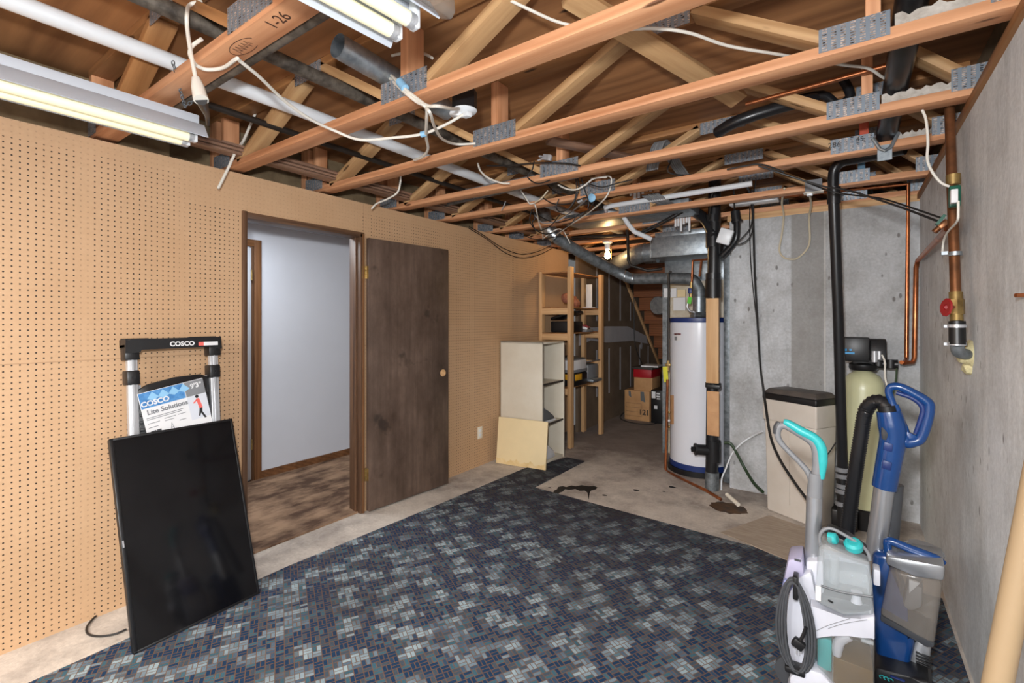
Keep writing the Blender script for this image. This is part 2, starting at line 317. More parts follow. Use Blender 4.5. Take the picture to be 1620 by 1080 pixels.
# ---------------------------------------------------------------- mesh builder
def smooth_path(pts, n=6):
    pts = [Vector(p) for p in pts]
    if len(pts) < 3: return pts
    out = []
    for i in range(len(pts)-1):
        p0 = pts[max(i-1, 0)]; p1 = pts[i]; p2 = pts[i+1]; p3 = pts[min(i+2, len(pts)-1)]
        for k in range(n):
            t = k/n
            out.append(.5*((2*p1)+(p2-p0)*t+(2*p0-5*p1+4*p2-p3)*t*t+(3*p1-p0-3*p2+p3)*t**3))
    out.append(pts[-1]); return out
class MB:
    def __init__(s): s.bm = bmesh.new()
    def box(s, c, d, rot=None, bev=.0, taper=None):
        hx, hy, hz = d[0]/2, d[1]/2, d[2]/2; vs = []
        for z in (-1, 1):
            k = (taper if (taper and z < 0) else 1.)
            for x, y in ((-1, -1), (1, -1), (1, 1), (-1, 1)): vs.append(Vector((x*hx*k, y*hy*k, z*hz)))
        R = Euler(rot).to_matrix() if rot else Matrix.Identity(3)
        vv = [s.bm.verts.new(R @ v+Vector(c)) for v in vs]
        fs = [s.bm.faces.new([vv[i] for i in f]) for f in ((3, 2, 1, 0), (4, 5, 6, 7), (0, 1, 5, 4), (1, 2, 6, 5), (2, 3, 7, 6), (3, 0, 4, 7))]
        if bev:
            ed = {e for f in fs for e in f.edges}
            bmesh.ops.bevel(s.bm, geom=list(ed), offset=bev, segments=2, profile=.5, affect='EDGES')
        return s
    def bb(s, a, b, bev=0.):
        a, b = Vector(a), Vector(b)
        return s.box((a+b)/2, [abs(x) for x in (b-a)], bev=bev)
    def tube(s, pts, r, seg=10, smooth=0, caps=True, closed=False):
        pts = smooth_path(pts, smooth) if smooth else [Vector(p) for p in pts]
        n = len(pts); rr = r if isinstance(r, (list, tuple)) else [r]*n
        if len(rr) != n:
            k = len(rr); rr = [rr[min(int(i*(k-1)/(n-1)), k-1)]*(1-(i*(k-1)/(n-1))%1)+rr[min(int(i*(k-1)/(n-1))+1, k-1)]*((i*(k-1)/(n-1))%1) for i in range(n)]
        rings = []; up = None
        for i, p in enumerate(pts):
            if closed: t = pts[(i+1) % n]-pts[i-1]
            else: t = pts[min(i+1, n-1)]-pts[max(i-1, 0)]
            if t.length < 1e-9: t = Vector((0, 0, 1))
            t.normalize()
            if up is None:
                up = Vector((0, 0, 1)) if abs(t.z) < .9 else Vector((1, 0, 0))
            up = up-t*up.dot(t)
            if up.length < 1e-6: up = t.orthogonal()
            up.normalize(); sd = t.cross(up)
            sc = 1.
            if 0 < i < n-1 and not smooth:
                a = (pts[i]-pts[i-1]).normalized(); cs = max(.35, math.sqrt(max(0, (1+a.dot((pts[i+1]-pts[i]).normalized()))/2))); sc = 1.
            rings.append([s.bm.verts.new(p+(sd*math.cos(2*PI*k/seg)+up*math.sin(2*PI*k/seg))*rr[i]*sc) for k in range(seg)])
        for i in range(n if closed else n-1):
            a, b = rings[i], rings[(i+1) % n]
            for k in range(seg): s.bm.faces.new((a[k], a[(k+1) % seg], b[(k+1) % seg], b[k]))
        if caps and not closed:
            s.bm.faces.new(rings[0][::-1]); s.bm.faces.new(rings[-1])
        return s
    def cyl(s, a, b, r, r2=None, seg=20, caps=True):
        return s.tube([a, b], [r, r if r2 is None else r2], seg, caps=caps)
    def pipe(s, a, b, ro, ri, seg=24):
        """hollow pipe open at both ends"""
        a, b = Vector(a), Vector(b)
        return s.tube([a, b, b, a], [ro, ro, ri, ri], seg, caps=False) if False else s._pipe(a, b, ro, ri, seg)
    def _pipe(s, a, b, ro, ri, seg):
        t = (b-a).normalized(); u = t.orthogonal().normalized(); w = t.cross(u)
        R = [[s.bm.verts.new(p+(u*math.cos(2*PI*k/seg)+w*math.sin(2*PI*k/seg))*r) for k in range(seg)] for p, r in ((a, ro), (b, ro), (b, ri), (a, ri))]
        for i in range(4):
            A, B = R[i], R[(i+1) % 4]
            for k in range(seg): s.bm.faces.new((A[k], A[(k+1) % seg], B[(k+1) % seg], B[k]))
        return s
    def lathe(s, prof, c=(0, 0, 0), seg=32, axis=None):
        """profile [(r, z)] round an axis"""
        c = Vector(c); ax = Vector(axis or (0, 0, 1)).normalized(); u = ax.orthogonal().normalized(); w = ax.cross(u)
        rings = []
        for r, z in prof:
            if r < 1e-6: rings.append([s.bm.verts.new(c+ax*z)])
            else: rings.append([s.bm.verts.new(c+ax*z+(u*math.cos(2*PI*k/seg)+w*math.sin(2*PI*k/seg))*r) for k in range(seg)])
        for A, B in zip(rings, rings[1:]):
            for k in range(seg):
                k2 = (k+1) % seg
                if len(A) == 1 and len(B) == 1: continue
                if len(A) == 1: s.bm.faces.new((A[0], B[k2], B[k]))
                elif len(B) == 1: s.bm.faces.new((A[k], A[k2], B[0]))
                else: s.bm.faces.new((A[k], A[k2], B[k2], B[k]))
        if len(rings[0]) > 1: s.bm.faces.new(rings[0][::-1])
        if len(rings[-1]) > 1: s.bm.faces.new(rings[-1])
        return s
    def prism(s, poly, d0, d1, plane='xz', bev=0., seg=2):
        """outline in a plane pushed between two depths"""
        f = {'xz': lambda a, b, d: (a, d, b), 'xy': lambda a, b, d: (a, b, d), 'yz': lambda a, b, d: (d, a, b)}[plane]
        A = [s.bm.verts.new(f(a, b, d0)) for a, b in poly]; B = [s.bm.verts.new(f(a, b, d1)) for a, b in poly]
        n = len(poly); fs = [s.bm.faces.new(A), s.bm.faces.new(B[::-1])]
        for i in range(n): fs.append(s.bm.faces.new((A[i], B[i], B[(i+1) % n], A[(i+1) % n])))
        if bev:
            ed = {e for q in fs for e in q.edges}
            bmesh.ops.bevel(s.bm, geom=list(ed), offset=bev, segments=seg, profile=.5, affect='EDGES')
        return s
    def quad(s, *pts):
        s.bm.faces.new([s.bm.verts.new(p) for p in pts]); return s
    def build(s, name, mat, parent=None, loc=(0, 0, 0), rot=None, rel=False, ang=38):
        """rel: the vertices are world positions; the origin moves to loc (and the parent's place is taken off)"""
        loc = Vector(loc)
        if rel: bmesh.ops.translate(s.bm, verts=s.bm.verts, vec=-loc)
        bmesh.ops.recalc_face_normals(s.bm, faces=s.bm.faces)
        me = bpy.data.meshes.new(name); s.bm.to_mesh(me); s.bm.free()
        me.shade_smooth(); me.set_sharp_from_angle(angle=math.radians(ang))
        o = bpy.data.objects.new(name, me); C.objects.link(o)
        me.materials.append(M[mat] if isinstance(mat, str) else mat)
        if parent is not None:
            o.parent = parent
            if rel: loc = loc-wloc(parent)
        o.location = loc
        if rot: o.rotation_euler = rot
        return o
def wloc(o):
    p = Vector(o.location)
    while o.parent is not None: o = o.parent; p += Vector(o.location)
    return p
def wb(mb, name, mat, parent, loc=None):
    """build from world positions under an unrotated parent"""
    return mb.build(name, mat, parent, loc if loc is not None else wloc(parent), rel=True)
def tag(o, label=None, cat=None, group=None, kind=None):
    if label: o['label'] = label
    if cat: o['category'] = cat
    if group: o['group'] = group
    if kind: o['kind'] = kind
    return o
def thing(name, label, cat, loc=(0, 0, 0), rot=(0, 0, 0), group=None):
    o = bpy.data.objects.new(name, None); C.objects.link(o); o.empty_display_size = .05
    o.location = loc; o.rotation_euler = rot
    return tag(o, label, cat, group)
def struct(name, mb, mat, label=None):
    o = mb.build(name, mat); o['kind'] = 'structure'
    if label: o['label'] = label
    return o
def single(name, mb, mat, label, cat, loc, group=None):
    return tag(mb.build(name, mat, None, loc, rel=True), label, cat, group)
def cable(name, label, pts, r, mat, group=None, cat='cable', seg=8, sm=6):
    return single(name, MB().tube(pts, r, seg, sm), mat, label, cat, Vector(pts[0]), group)
def member(name, a, b, w, h, mat, parent, side=None, bev=.002):
    """a sawn board from a to b (world); w across 'side', h the other way; its own X runs along the grain"""
    a, b = Vector(a), Vector(b); x = (b-a); ln = x.length; x.normalize()
    y = Vector(side or (0, 1, 0)); y = (y-x*y.dot(x)).normalized(); z = x.cross(y)
    m = MB().box((0, 0, 0), (ln, w, h), bev=bev)
    o = m.build(name, mat, parent)
    R = Matrix((x, y, z)).transposed()
    o.rotation_euler = R.to_euler(); o.location = (a+b)/2-(wloc(parent) if parent else Vector())
    return o
def text(name, body, size, mat, parent, loc, rot, ext=.0006, align='CENTER', bold=0.):
    cu = bpy.data.curves.new(name, 'FONT'); cu.body = body; cu.size = size; cu.extrude = ext; cu.align_x = align; cu.offset = bold; cu.resolution_u = 3
    t = bpy.data.objects.new(name, cu); C.objects.link(t)
    dg = bpy.context.evaluated_depsgraph_get(); me = bpy.data.meshes.new_from_object(t.evaluated_get(dg))
    bpy.data.objects.remove(t); me.name = name; me.materials.clear(); me.materials.append(M[mat])
    o = bpy.data.objects.new(name, me); C.objects.link(o); o.parent = parent; o.location = loc; o.rotation_euler = rot
    return o

# ---------------------------------------------------------------- the room
XL, XR, YB = -2.97, .40, 4.40
ZT = 2.325; ZS = 2.681
struct('floor', MB().bb((-3.07, -2.5, -.1), (.62, 9.3, 0)), 'cfloor')
w = MB()
w.bb((-3.07, -2.5, 0), (XL, 1.385, 2.31)); w.bb((-3.07, 1.385, 2.075), (XL, 2.25, 2.31)); w.bb((-3.07, 2.25, 0), (XL, 5.44, 2.31))
struct('wall_left', w, 'peg', 'tan pegboard wall with the doorway')
struct('wall_right', MB().bb((XR, -2.5, 0), (.62, 4.6, 2.29)), 'cwall', 'grey poured concrete wall on the right')
struct('wall_back', MB().bb((-.84, YB, 0), (.62, 9.3, 2.275)), 'cwallback', 'grey poured concrete wall behind the softener')
struct('wall_front', MB().bb((-3.07, -2.6, 0), (.62, -2.5, 2.7)), 'cwall')
struct('wall_far', MB().bb((-4.6, 9.2, 0), (-.84, 9.35, 2.7)), 'cwall')
struct('ceiling', MB().bb((-4.6, -2.6, ZS), (.7, 9.35, ZS+.02)), 'ply', 'bare plywood underside of the floor above')
# hall behind the doorway
struct('floor_hall', MB().bb((-4.5, .4, -.1), (-3.07, 4.2, .012)).bb((-3.07, 1.41, -.1), (-2.985, 2.225, .012)), 'shag', 'brown shag carpet of the hall')
struct('wall_hall', MB().bb((-4.5, .4, 0), (-4.33, 4.2, 2.31)), 'hallwall')
struct('wall_hall_end', MB().bb((-4.5, .3, 0), (-3.07, .4, 2.31)).bb((-4.5, 4.2, 0), (-3.07, 4.3, 2.31)), 'hallwall')
struct('ceiling_hall', MB().bb((-4.5, .3, 2.29), (-3.08, 4.3, 2.312)), 'hallwall')
hb = PX(412, 757, -4.33).y
struct('baseboard_hall', MB().bb((-4.33, hb, .012), (-4.316, 4.2, .075)), 'oaktrim')
# second doorway in the hall's far wall: casing, jamb, white slab with brass hinges
def vboard(name, lo, hi, mat, parent=None):
    """upright or level board given by its corners; grain along its longest side"""
    lo, hi = Vector(lo), Vector(hi); d = hi-lo; c = (lo+hi)/2; k = max(range(3), key=lambda i: d[i])
    e = Vector((0, 0, 0)); e[k] = d[k]/2; a, b = c-e, c+e
    side = Vector((0, 0, 0)); o = [i for i in range(3) if i != k]; side[o[0]] = 1
    return member(name, a, b, d[o[0]], d[o[1]], mat, parent, side)
t = thing('door_2', 'oak-cased doorway on the white hall wall, its slab ajar', 'door', (-4.33, hb-.1, 0)); t['kind'] = 'structure'
ztop = PX(405, 380, -4.33).z
vboard('door_casing', (-4.33, hb-.062, .012), (-4.308, hb, ztop), 'oaktrim', t)
vboard('head_casing', (-4.33, hb-.75, ztop-.06), (-4.308, hb-.062, ztop), 'oaktrim', t)
vboard('door_jamb', (-4.345, hb-.092, .012), (-4.318, hb-.062, ztop-.06), 'browntrim', t)
o = wb(MB().bb((-4.335, hb-.135, .03), (-4.30, hb-.095, ztop-.075), bev=.003), 'door_slab', 'white', t)
for z in (1.83, .34):
    wb(MB().bb((-4.332, hb-.098, z-.045), (-4.293, hb-.088, z+.045)).cyl((-4.292, hb-.094, z-.045), (-4.292, hb-.094, z+.045), .008), 'hinge', 'brass', o)
# the doorway's jamb and the open slab
t = thing('trim_1', 'brown wooden door frame set in the pegboard', 'door frame', (-2.99, 1.82, 0)); t['kind'] = 'structure'
for nm, lo, hi in (('left_jamb', (-3.085, 1.385, 0), (-2.952, 1.412, 2.09)), ('right_jamb', (-3.085, 2.222, 0), (-2.952, 2.256, 2.075)), ('head_jamb', (-3.085, 1.412, 2.05), (-2.952, 2.256, 2.085))):
    vboard(nm, lo, hi, 'browntrim', t)
vboard('door_stop', (-3.03, 2.21, .012), (-2.995, 2.222, 2.05), 'browntrim', t)
vboard('edge_strip', (-2.9525, 2.236, 0), (-2.945, 2.252, 2.075), 'oaktrim', t)
hg = Vector((-2.944, 2.262, .015)); aw = math.radians(4.2)
t = thing('door_1', 'dark stained plain door folded open against the pegboard', 'door', hg, (0, 0, -aw)); t['kind'] = 'structure'
MB().bb((0, .004, .0), (.035, .80, 2.03), bev=.002).build('door_slab', 'slab', t)
k = MB().lathe([(.03, 0), (.03, .004), (.024, .006), (.022, -.001+.003), (0, .002)], (.035, .735, .965), axis=(1, 0, 0), seg=24).build('knob_hole', 'stud', t)
k['label'] = 'bare round bore for a missing knob'
for z in (1.775, .27):
    h = MB().bb((-.004, -.03, z-.047), (.0, .004, z+.047)).bb((.0, .0, z-.047), (.03, .004, z+.047))
    for q in range(3): h.cyl((.004, .0, z-.047+q*.032), (.004, .0, z-.047+q*.032+.029), .0075, seg=12)
    h.build('hinge', 'brass', t)
# sills on the concrete
member_t = vboard('trim_2', (-.86, 4.40, 2.275), (.40, 4.54, 2.325), 'stud'); member_t['kind'] = 'structure'
member_t = vboard('trim_3', (.385, -2.5, 2.29), (.53, 4.6, 2.325), 'webdark'); member_t['kind'] = 'structure'
struct('trim_4', MB().bb((-3.36, -2.5, 2.315), (-3.30, 9.2, ZS)).bb((-3.13, -2.5, 2.315), (-3.10, 1.06, ZS-.04)).bb((.50, -2.5, 2.325), (.55, 9.2, ZS)), 'insul', 'dark rim boards at the truss ends')
# unfinished drywall under the stair
p0, p1 = PX(993, 455, -2.83), PX(1048, 592, -2.83)
sl = (p1.z-p0.z)/(p1.y-p0.y)
yt = p0.y+(2.31-p0.z)/sl; ye = p0.y+(0-p0.z)/sl
struct('wall_left_far', MB().bb((-2.87, 5.44, 0), (-2.83, 9.2, 2.31)), 'drywall', 'bare brown drywall beside the stair')
wf = bpy.data.objects['wall_left_far']
mm = MB()
for i in range(7):
    y = 5.99+i*.407
    zt = min(2.2, p0.z+(y-p0.z*0-p0.y)*sl-.12)
    for a, b in ((.38, 1.02), (1.42, 2.2)):
        b = min(b, zt)
        if b-a > .1: mm.bb((-2.831, y-.022, a), (-2.828, y+.022, b))
mm.bb((-2.831, 5.58, .02), (-2.828, 5.66, 1.3))
mm.prism([(5.46, 1.10), (5.8, 1.16), (6.3, 1.11), (7.3, 1.10), (8.0, 1.02), (7.92, 1.16), (7.1, 1.33), (6.3, 1.34), (5.46, 1.32)], -2.831, -2.8275, 'yz')
for y, z in ((6.04, 1.52), (7.7, 1.0)): mm.lathe([(0, .0), (.06, 0), (.05, .004), (0, .004)], (-2.831, y, z), axis=(1, 0, 0), seg=14)
o = mm.build('joint_compound', 'mud', wf); o['label'] = 'pale joint compound over seams and screws'
st = thing('staircase', 'brown wooden stair seen from below beside the drywall', 'staircase', (-2.3, 7.6, 0)); st['kind'] = 'structure'
for i in range(9):
    y = p0.y-.30+i*.235; z = p0.z+(y-p0.y)*sl+.22
    if z > 2.26 or z < .05: continue
    vboard('tread', (-2.79, y-.26, z), (-1.75, y, z+.035), 'tread', st)
    vboard('riser', (-2.79, y-.02, z-.20), (-1.75, y, z), 'tread', st)
a, b = Vector((-2.815, p0.y-.3, p0.z-.3*sl)), Vector((-2.815, p1.y+.1, p1.z+.1*sl))
member('stringer_trim', a, b, .03, .05, 'stud', st, (1, 0, 0))

# carpet and loose flooring
cp = [(-2.64, -2.45), (-2.64, .6), (-2.66, 1.5), (-2.60, 2.6), (-2.555, 3.80), (-2.40, 4.36), (-2.19, 4.355), (-2.2, 3.42), (-.33, 3.315), (.05, 3.29), (.385, 3.27), (.385, -2.45)]
single('area_carpet', MB().prism(cp, .001, .009, 'xy'), 'carpet', 'dark blue basket-weave carpet lying on the concrete floor', 'carpet', (-1.1, 1.5, 0.001))
m = MB(); pts = [PZ(1140, 842, .012), PZ(1217, 815, .012), PZ(1312, 848, .012), PZ(1300, 872, .03), PZ(1248, 882, .03)]
pts = [(p.x, p.y) for p in pts]
m.prism(pts, .010, .014, 'xy')
single('vinyl_offcut', m, 'lino', 'loose grey-brown vinyl sheet lying in front of the brine tank', 'flooring offcut', (pts[0][0], pts[0][1], .012))
m = MB()
sp = [PZ(u, v, .002) for u, v in ((875, 781), (876, 776), (881, 774), (883, 770), (890, 768.5), (896, 770), (904, 767.5), (911, 769), (920, 767), (931, 769), (940, 768.5), (945, 770.5), (943, 773.5), (935, 775.5), (933, 779), (931, 791), (929.5, 779), (925, 775.5), (917, 776), (910, 773), (901, 774.5), (894, 773.5), (890, 777.5), (885, 779), (881, 783))]
m.prism([(p.x, p.y) for p in sp], .0015, .0025, 'xy')
single('oil_stain', m, 'spill', 'black spilled stain on the bare concrete beside the carpet corner', 'stain', sp[0])
for u, v, r, lb in ((870, 771, .015, 'small dark drip left of the black spill'), (956, 783, .02, 'dark drip right of the black spill'), (1063, 770, .03, 'dark oily spot on the floor before the water heater, near the copper pipe'), (1006, 775, .025, 'dark spot on the concrete midway between spill and heater'), (1050, 777, .012, 'tiny dark spot beside the oily spot at the heater')):
    p = PZ(u, v, .002)
    single('oil_drip', MB().prism([(p.x+r*math.cos(a)*(1+.3*math.sin(a*3+u)), p.y+r*.7*math.sin(a)) for a in [q*PI/7 for q in range(14)]], .0012, .002, 'xy'), 'spill', lb, 'stain', (p.x, p.y, .0012), 'dark drips on the concrete')
p = PZ(1152, 803, .002); m = MB()
ring = [(p.x+.13*math.cos(a*PI/12)*(1+.15*math.sin(a*3.1)), p.y+.11*math.sin(a*PI/12)*(1+.12*math.cos(a*2.3))) for a in range(24)]
m.prism(ring, .0015, .0035, 'xy')
single('drain_sump', m, 'rust', 'rusty wet floor drain at the foot of the black stack', 'floor drain', (p.x, p.y, .002))

# ---------------------------------------------------------------- floor trusses overhead
TY = [.71, 1.316, 1.916, 2.576, 3.13, 3.84, 4.40, 5.0, 5.6, 6.2]
TL_ = ['red-brown open-web truss with pencilled number, nearest the camera above the left shop light',
       'open-web truss carrying the blue-taped white cables, second from the camera',
       'open-web truss just behind the octagon junction box, third from the camera',
       'open-web truss with a pale plaster strip lying bare on top, fourth from the camera',
       'open-web truss with a red post and the metal pipe strap, fifth from the camera',
       'open-web truss with a blue post and the square outlet box, sixth from the camera',
       'open-web truss directly over the top of the back concrete wall',
       'open-web truss past the back wall holding the lit bulb',
       'first open-web truss beyond the lit bulb',
       'farthest open-web truss, near the stair drywall']
for i, y in enumerate(TY):
    x0, x1 = -3.26, .47
    if i == 0: x0 = -3.09
    t = thing('floor_truss', TL_[i], 'truss', (-1.4, y+.0445, ZT), group='open-web floor trusses')
    yc = y+.0445
    member('bottom_chord', (x0, yc, ZT+.019), (x1, yc, ZT+.019), .089, .038, 'chord', t)
    member('top_chord', (x0, yc, ZS-.0195), (x1, yc, ZS-.0195), .089, .037, 'webdark', t)
    zb, zt = ZT+.03, ZS-.03
    for a, b in (((-2.88, zb), (-2.25, zt)), ((-1.56, zb), (-2.06, zt)), ((-1.40, zb), (-.78, zt)), ((-.02, zb), (-.50, zt)), ((.40, zb+.03), (.12, zt))):
        o = member('web', (a[0], yc, a[1]), (b[0], yc, b[1]), .089, .038, 'web' if i else 'webdark', t)
    for j, (x, wd) in enumerate(((-3.18, .09), (-3.06, .04), (-1.47, .045), (.06, .04))):
        if i == 0 and j == 0: continue
        mt = 'chord' if j != 3 else {4: 'redpaint', 5: 'bluepaint'}.get(i, 'chord')
        member('post', (x, yc, ZT+.038), (x, yc, ZS-.038), .089, wd, mt, t)
    for x, z, pw, ph in ((-3.065, 2.385, .2, .085), (-1.475, 2.383, .27, .085), (.008, 2.378, .19, .078), (.395, 2.395, .13, .09), (-2.16, 2.64, .22, .07), (-.64, 2.635, .26, .075), (.1, 2.64, .15, .07)):
        if i == 0 and x < -3: x, pw = -3.03, .12
        MB().box((0, 0, 0), (pw, .0025, ph)).build('connector_plate', 'plate', t, Vector((x, y-.0015, z))-wloc(t))
    if i == 0:
        p = PZ(428, 33, ZT); text('pencil_mark', '1-26', .055, 'pencil', t, Vector((p.x+.02, y+.055, ZT-.0004))-wloc(t), (PI, 0, 0), .0003)
        sc = MB()
        base = PZ(372, 68, ZT)
        for r1 in (1.0,):
            sc.tube([(base.x+.075*math.cos(a*PI/10), y+.045+.028*math.sin(a*PI/10), ZT-.0003) for a in range(3, 20)], .0011, 5)
        for k in range(5):
            sc.tube([(base.x-.045+k*.018, y+.06-.004*(k % 2), ZT-.0003), (base.x-.04+k*.018, y+.03, ZT-.0003), (base.x-.03+k*.018, y+.055, ZT-.0003)], .001, 5)
        sc.build('pencil_scribble', 'pencil', t, wloc(t)*0+Vector((0, 0, 0))-wloc(t))
    if i == 4:
        p = PY(1327, 239, y-.003); text('stamp', '286', .04, 'ink', t, Vector((p.x-.02, y-.0035, 2.375))-wloc(t), (PI/2, 0, 0), .0003)
        p = PY(1364, 226, y-.003); text('stamp', '45', .035, 'ink', t, Vector((p.x-.01, y-.0035, 2.385))-wloc(t), (PI/2, 0, 0), .0003)
for y, a, b, z, lb in ((2.58, .11, .335, 2.38, 'short torn plaster strip lying on the truss beside the plumbing strap'), (1.92, .115, .36, 2.38, 'torn plaster strip lying on the near right truss'), (3.14, .2, .33, 2.375, 'small plaster strip on the truss behind the upright copper main')):
    m = MB(); n = 14
    top = [(a+(b-a)*k/n, z+.018+.007*math.sin(k*2.3)+.004*math.cos(k*5.1)) for k in range(n+1)]
    m.prism([(b, z-.016), (a, z-.016)]+top, y+.003, y+.016, 'xz')
    single('plaster_strip', m, 'plaster', lb, 'plaster strip', (a, y+.01, z), 'plaster strips on the trusses')
# loose braces
bt = {'web': 'web'}
for nm, p, q, lb, mt in (('diagonal_brace', PY(900, -8, 1.52), PY(1168, 158, 2.50), 'rough tan board slanting between two trusses, bark on one edge', 'web'),
                         ('diagonal_brace', PY(868, 222, 2.32), PY(1005, 252, 3.0), 'thin grey weathered board slanting past a truss web', 'molding')):
    o = member(nm, p, q, .085 if mt == 'web' else .06, .03 if mt == 'web' else .02, mt, None, (1, 0, .3)); tag(o, lb, 'board', 'loose diagonal boards in the ceiling')

# ---------------------------------------------------------------- pipes and ducts overhead
def ypipe(name, u, v, z, y0, y1, r, mat, lb, cat='pipe', cap=True):
    p = PZ(u, v, z); return single(name, MB().cyl((p.x, y0, z), (p.x, y1, z), r, seg=24), mat, lb, cat, (p.x, y0, z))
ypipe('pvc_pipe', 190, 67, 2.52, -1.5, 5.6, .033, 'pvc', 'long white plastic pipe running through the trusses at left')
ypipe('iron_pipe', 336, 46, 2.50, -1.5, 6.5, .028, 'iron', 'old grey-black iron pipe running through the trusses')
ypipe('iron_pipe', 420, 196, 2.49, .9, 5.2, .017, 'darkpipe', 'thin dark pipe low in the trusses beside the white plastic pipe')
single('iron_pipe', MB().cyl((-2.75, .828, 2.352), (-1.22, .828, 2.352), .02), 'iron', 'weathered grey conduit lying along the pencil-marked truss', 'pipe', (-2.75, .83, 2.352))
a = PZ(534, 72, 2.5)
single('duct_stub', MB().pipe((a.x, a.y, 2.5), (a.x, a.y+.62, 2.47), .047, .045), 'galv', 'short open-ended shiny metal duct above the second truss', 'duct', (a.x, a.y, 2.5))
# black drain line: down the trusses, under the strap, elbow, stack to the floor
xg = PZ(1415, 130, 2.5).x
t = thing('drain_pipe', 'black plastic drain pipe dropping from the ceiling behind the softener', 'drain pipe', (xg, 3.2, 2.4))
wb(MB().tube([(xg, -.6, 2.52), (xg, 3.05, 2.44), (xg-.005, 3.16, 2.40)], .046, 18), 'sloped_run', 'abs', t)
pv = [PY(1325, 500, 3.85)]
xe = pv[0].x
tp = PY(1318, 285, 3.62)
path = [PY(1432, 236, 3.45), PY(1395, 243, 3.5), PY(1350, 252, 3.56), PY(1332, 256, 3.6), PY(1320, 268, 3.62), PY(1318, 290, 3.63), PY(1319, 320, 3.64)]
wb(MB().tube(path, .030, 16, 6), 'elbow', 'abs', t)
wb(MB().tube([PY(1319, 318, 3.64), PY(1326, 500, 3.80), PY(1333, 745, 3.90)], .031, 18), 'upright', 'abs', t)
a, b = PY(1319, 322, 3.64), PY(1319.5, 296, 3.63); wb(MB().cyl(a, b, .037, seg=18), 'coupling', 'abs', t)
for v in (742, 752, 768, 776, 796):
    c = PY(1333, v, 3.9); wb(MB().cyl(c-Vector((0, 0, .014)), c+Vector((0, 0, .014)), .043 if v != 768 else .036, seg=18), 'clamp_ring', 'gray', t)
c0, c1 = PY(1333, 745, 3.9), PY(1334, 808, 3.9); wb(MB().cyl(c0, Vector((c1.x, c1.y, 0.002)), .034, seg=18), 'foot', 'black', t)
# strap
c = PY(1400, 236, 3.10)
single('pipe_strap', MB().bb((c.x-.03, 3.124, c.z-.05), (c.x+.03, 3.128, c.z+.03)).tube([(c.x-.05, 3.12, c.z+.075), (c.x-.02, 3.115, c.z+.01), (c.x, 3.11, c.z-.005), (c.x+.025, 3.115, c.z+.01), (c.x+.055, 3.12, c.z+.08)], .009, 8), 'galv', 'crumpled shiny metal strap holding the black drain pipe', 'strap', c)
# big vertical stack beside the heater
xs = -.945; ysk = 4.27
t = thing('vent_stack', 'thick black waste stack with wye fittings beside the water heater', 'waste stack', (xs, ysk, 0))
wb(MB().cyl((xs-.012, ysk, .14), (xs+.012, ysk, 2.66), .050, seg=24), 'stack_pipe', 'abs', t)
for z0, z1 in ((.24, .42), (1.78, 1.83), (2.05, 2.17), (2.26, 2.32)):
    wb(MB().cyl((xs, ysk, z0), (xs, ysk, z1), .060, seg=24), 'coupling', 'abs', t)
wb(MB().cyl((xs-.01, ysk, .0), (xs-.01, ysk, .15), .056, seg=24), 'steel_collar', 'galvdull', t)
q = PY(1104, 733, 4.2); wb(MB().cyl((xs, ysk, .33), (xs-.12, ysk-.06, .335), .045, seg=20).cyl((xs-.12, ysk-.06, .335), (xs-.135, ysk-.068, .335), .052, seg=8).cyl((xs-.135, ysk-.068, .335), (xs-.16, ysk-.08, .335), .022, seg=4), 'cleanout', 'abs', t)
b0 = [PY(1142, 405, 4.25), PY(1158, 388, 4.23), PY(1165, 375, 4.22), PY(1166, 352, 4.22)]
wb(MB().tube(b0, .026, 14, 4), 'branch', 'abs', t)
a = PY(1166, 352, 4.22); b = PY(1163, 334, 4.22)
wb(MB().cyl(a, b, .036, seg=18).cyl(a+Vector((0, 0, .005)), a+Vector((0, 0, .02)), .043, seg=18), 'vent_cap', 'abs', t)
b1 = [PY(1130, 375, 4.25), PY(1118, 350, 4.28), PY(1100, 335, 4.34), PY(1080, 322, 4.46), PY(1060, 316, 4.6)]
wb(MB().tube(b1, .045, 14, 4), 'branch', 'abs', t)
bb_ = MB().box(PY(1147, 374, 4.13), (.105, .05, .125), (.1, .35, .1), bev=.012)
c = PY(1147, 374, 4.13); tag(single('junction_box', bb_, 'pvc', 'white square box tied to the black waste stack', 'junction box', c), None)
for v0, v1, nm, mt, lb in ((472, 606, 'wood_block', 'stud', 'upright pine board strapped to the black waste stack'), (618, 690, 'cardboard_sheet', 'carddark', 'folded tan cardboard strip on the black waste stack under the pine board')):
    a, b = PY(1118.5, v0, 4.20), PY(1138, v1, 4.20); a.y = b.y = 4.185
    if nm == 'wood_block':
        o = vboard(nm, (a.x, 4.165, b.z), (b.x, 4.203, a.z), mt); tag(o, lb, 'board')
    else: single(nm, MB().bb((a.x, 4.19, b.z), (b.x, 4.204, a.z), bev=.003).bb((a.x, 4.187, b.z+.19), (b.x, 4.19, b.z+.192)), mt, lb, 'cardboard', ((a.x+b.x)/2, 4.19, b.z))
a, b = PY(1119, 447, 4.2), PY(1141, 470, 4.2)
z2 = PY(1119, 610, 4.2).z
single('tape_wrap', MB().cyl((xs, ysk, b.z), (xs, ysk, a.z+.03), .064, seg=16), 'black', 'torn black tape wrap round the waste stack above the pine board', 'tape', (xs, ysk, b.z))
single('tape_wrap', MB().cyl((xs, ysk, z2-.02), (xs, ysk, z2+.02), .064, seg=16).bb((a.x, 4.160, z2-.015), (a.x+.105, 4.185, z2+.015), bev=.003), 'black', 'black tape band between the pine board and the cardboard strip', 'tape', (xs, ysk, z2))

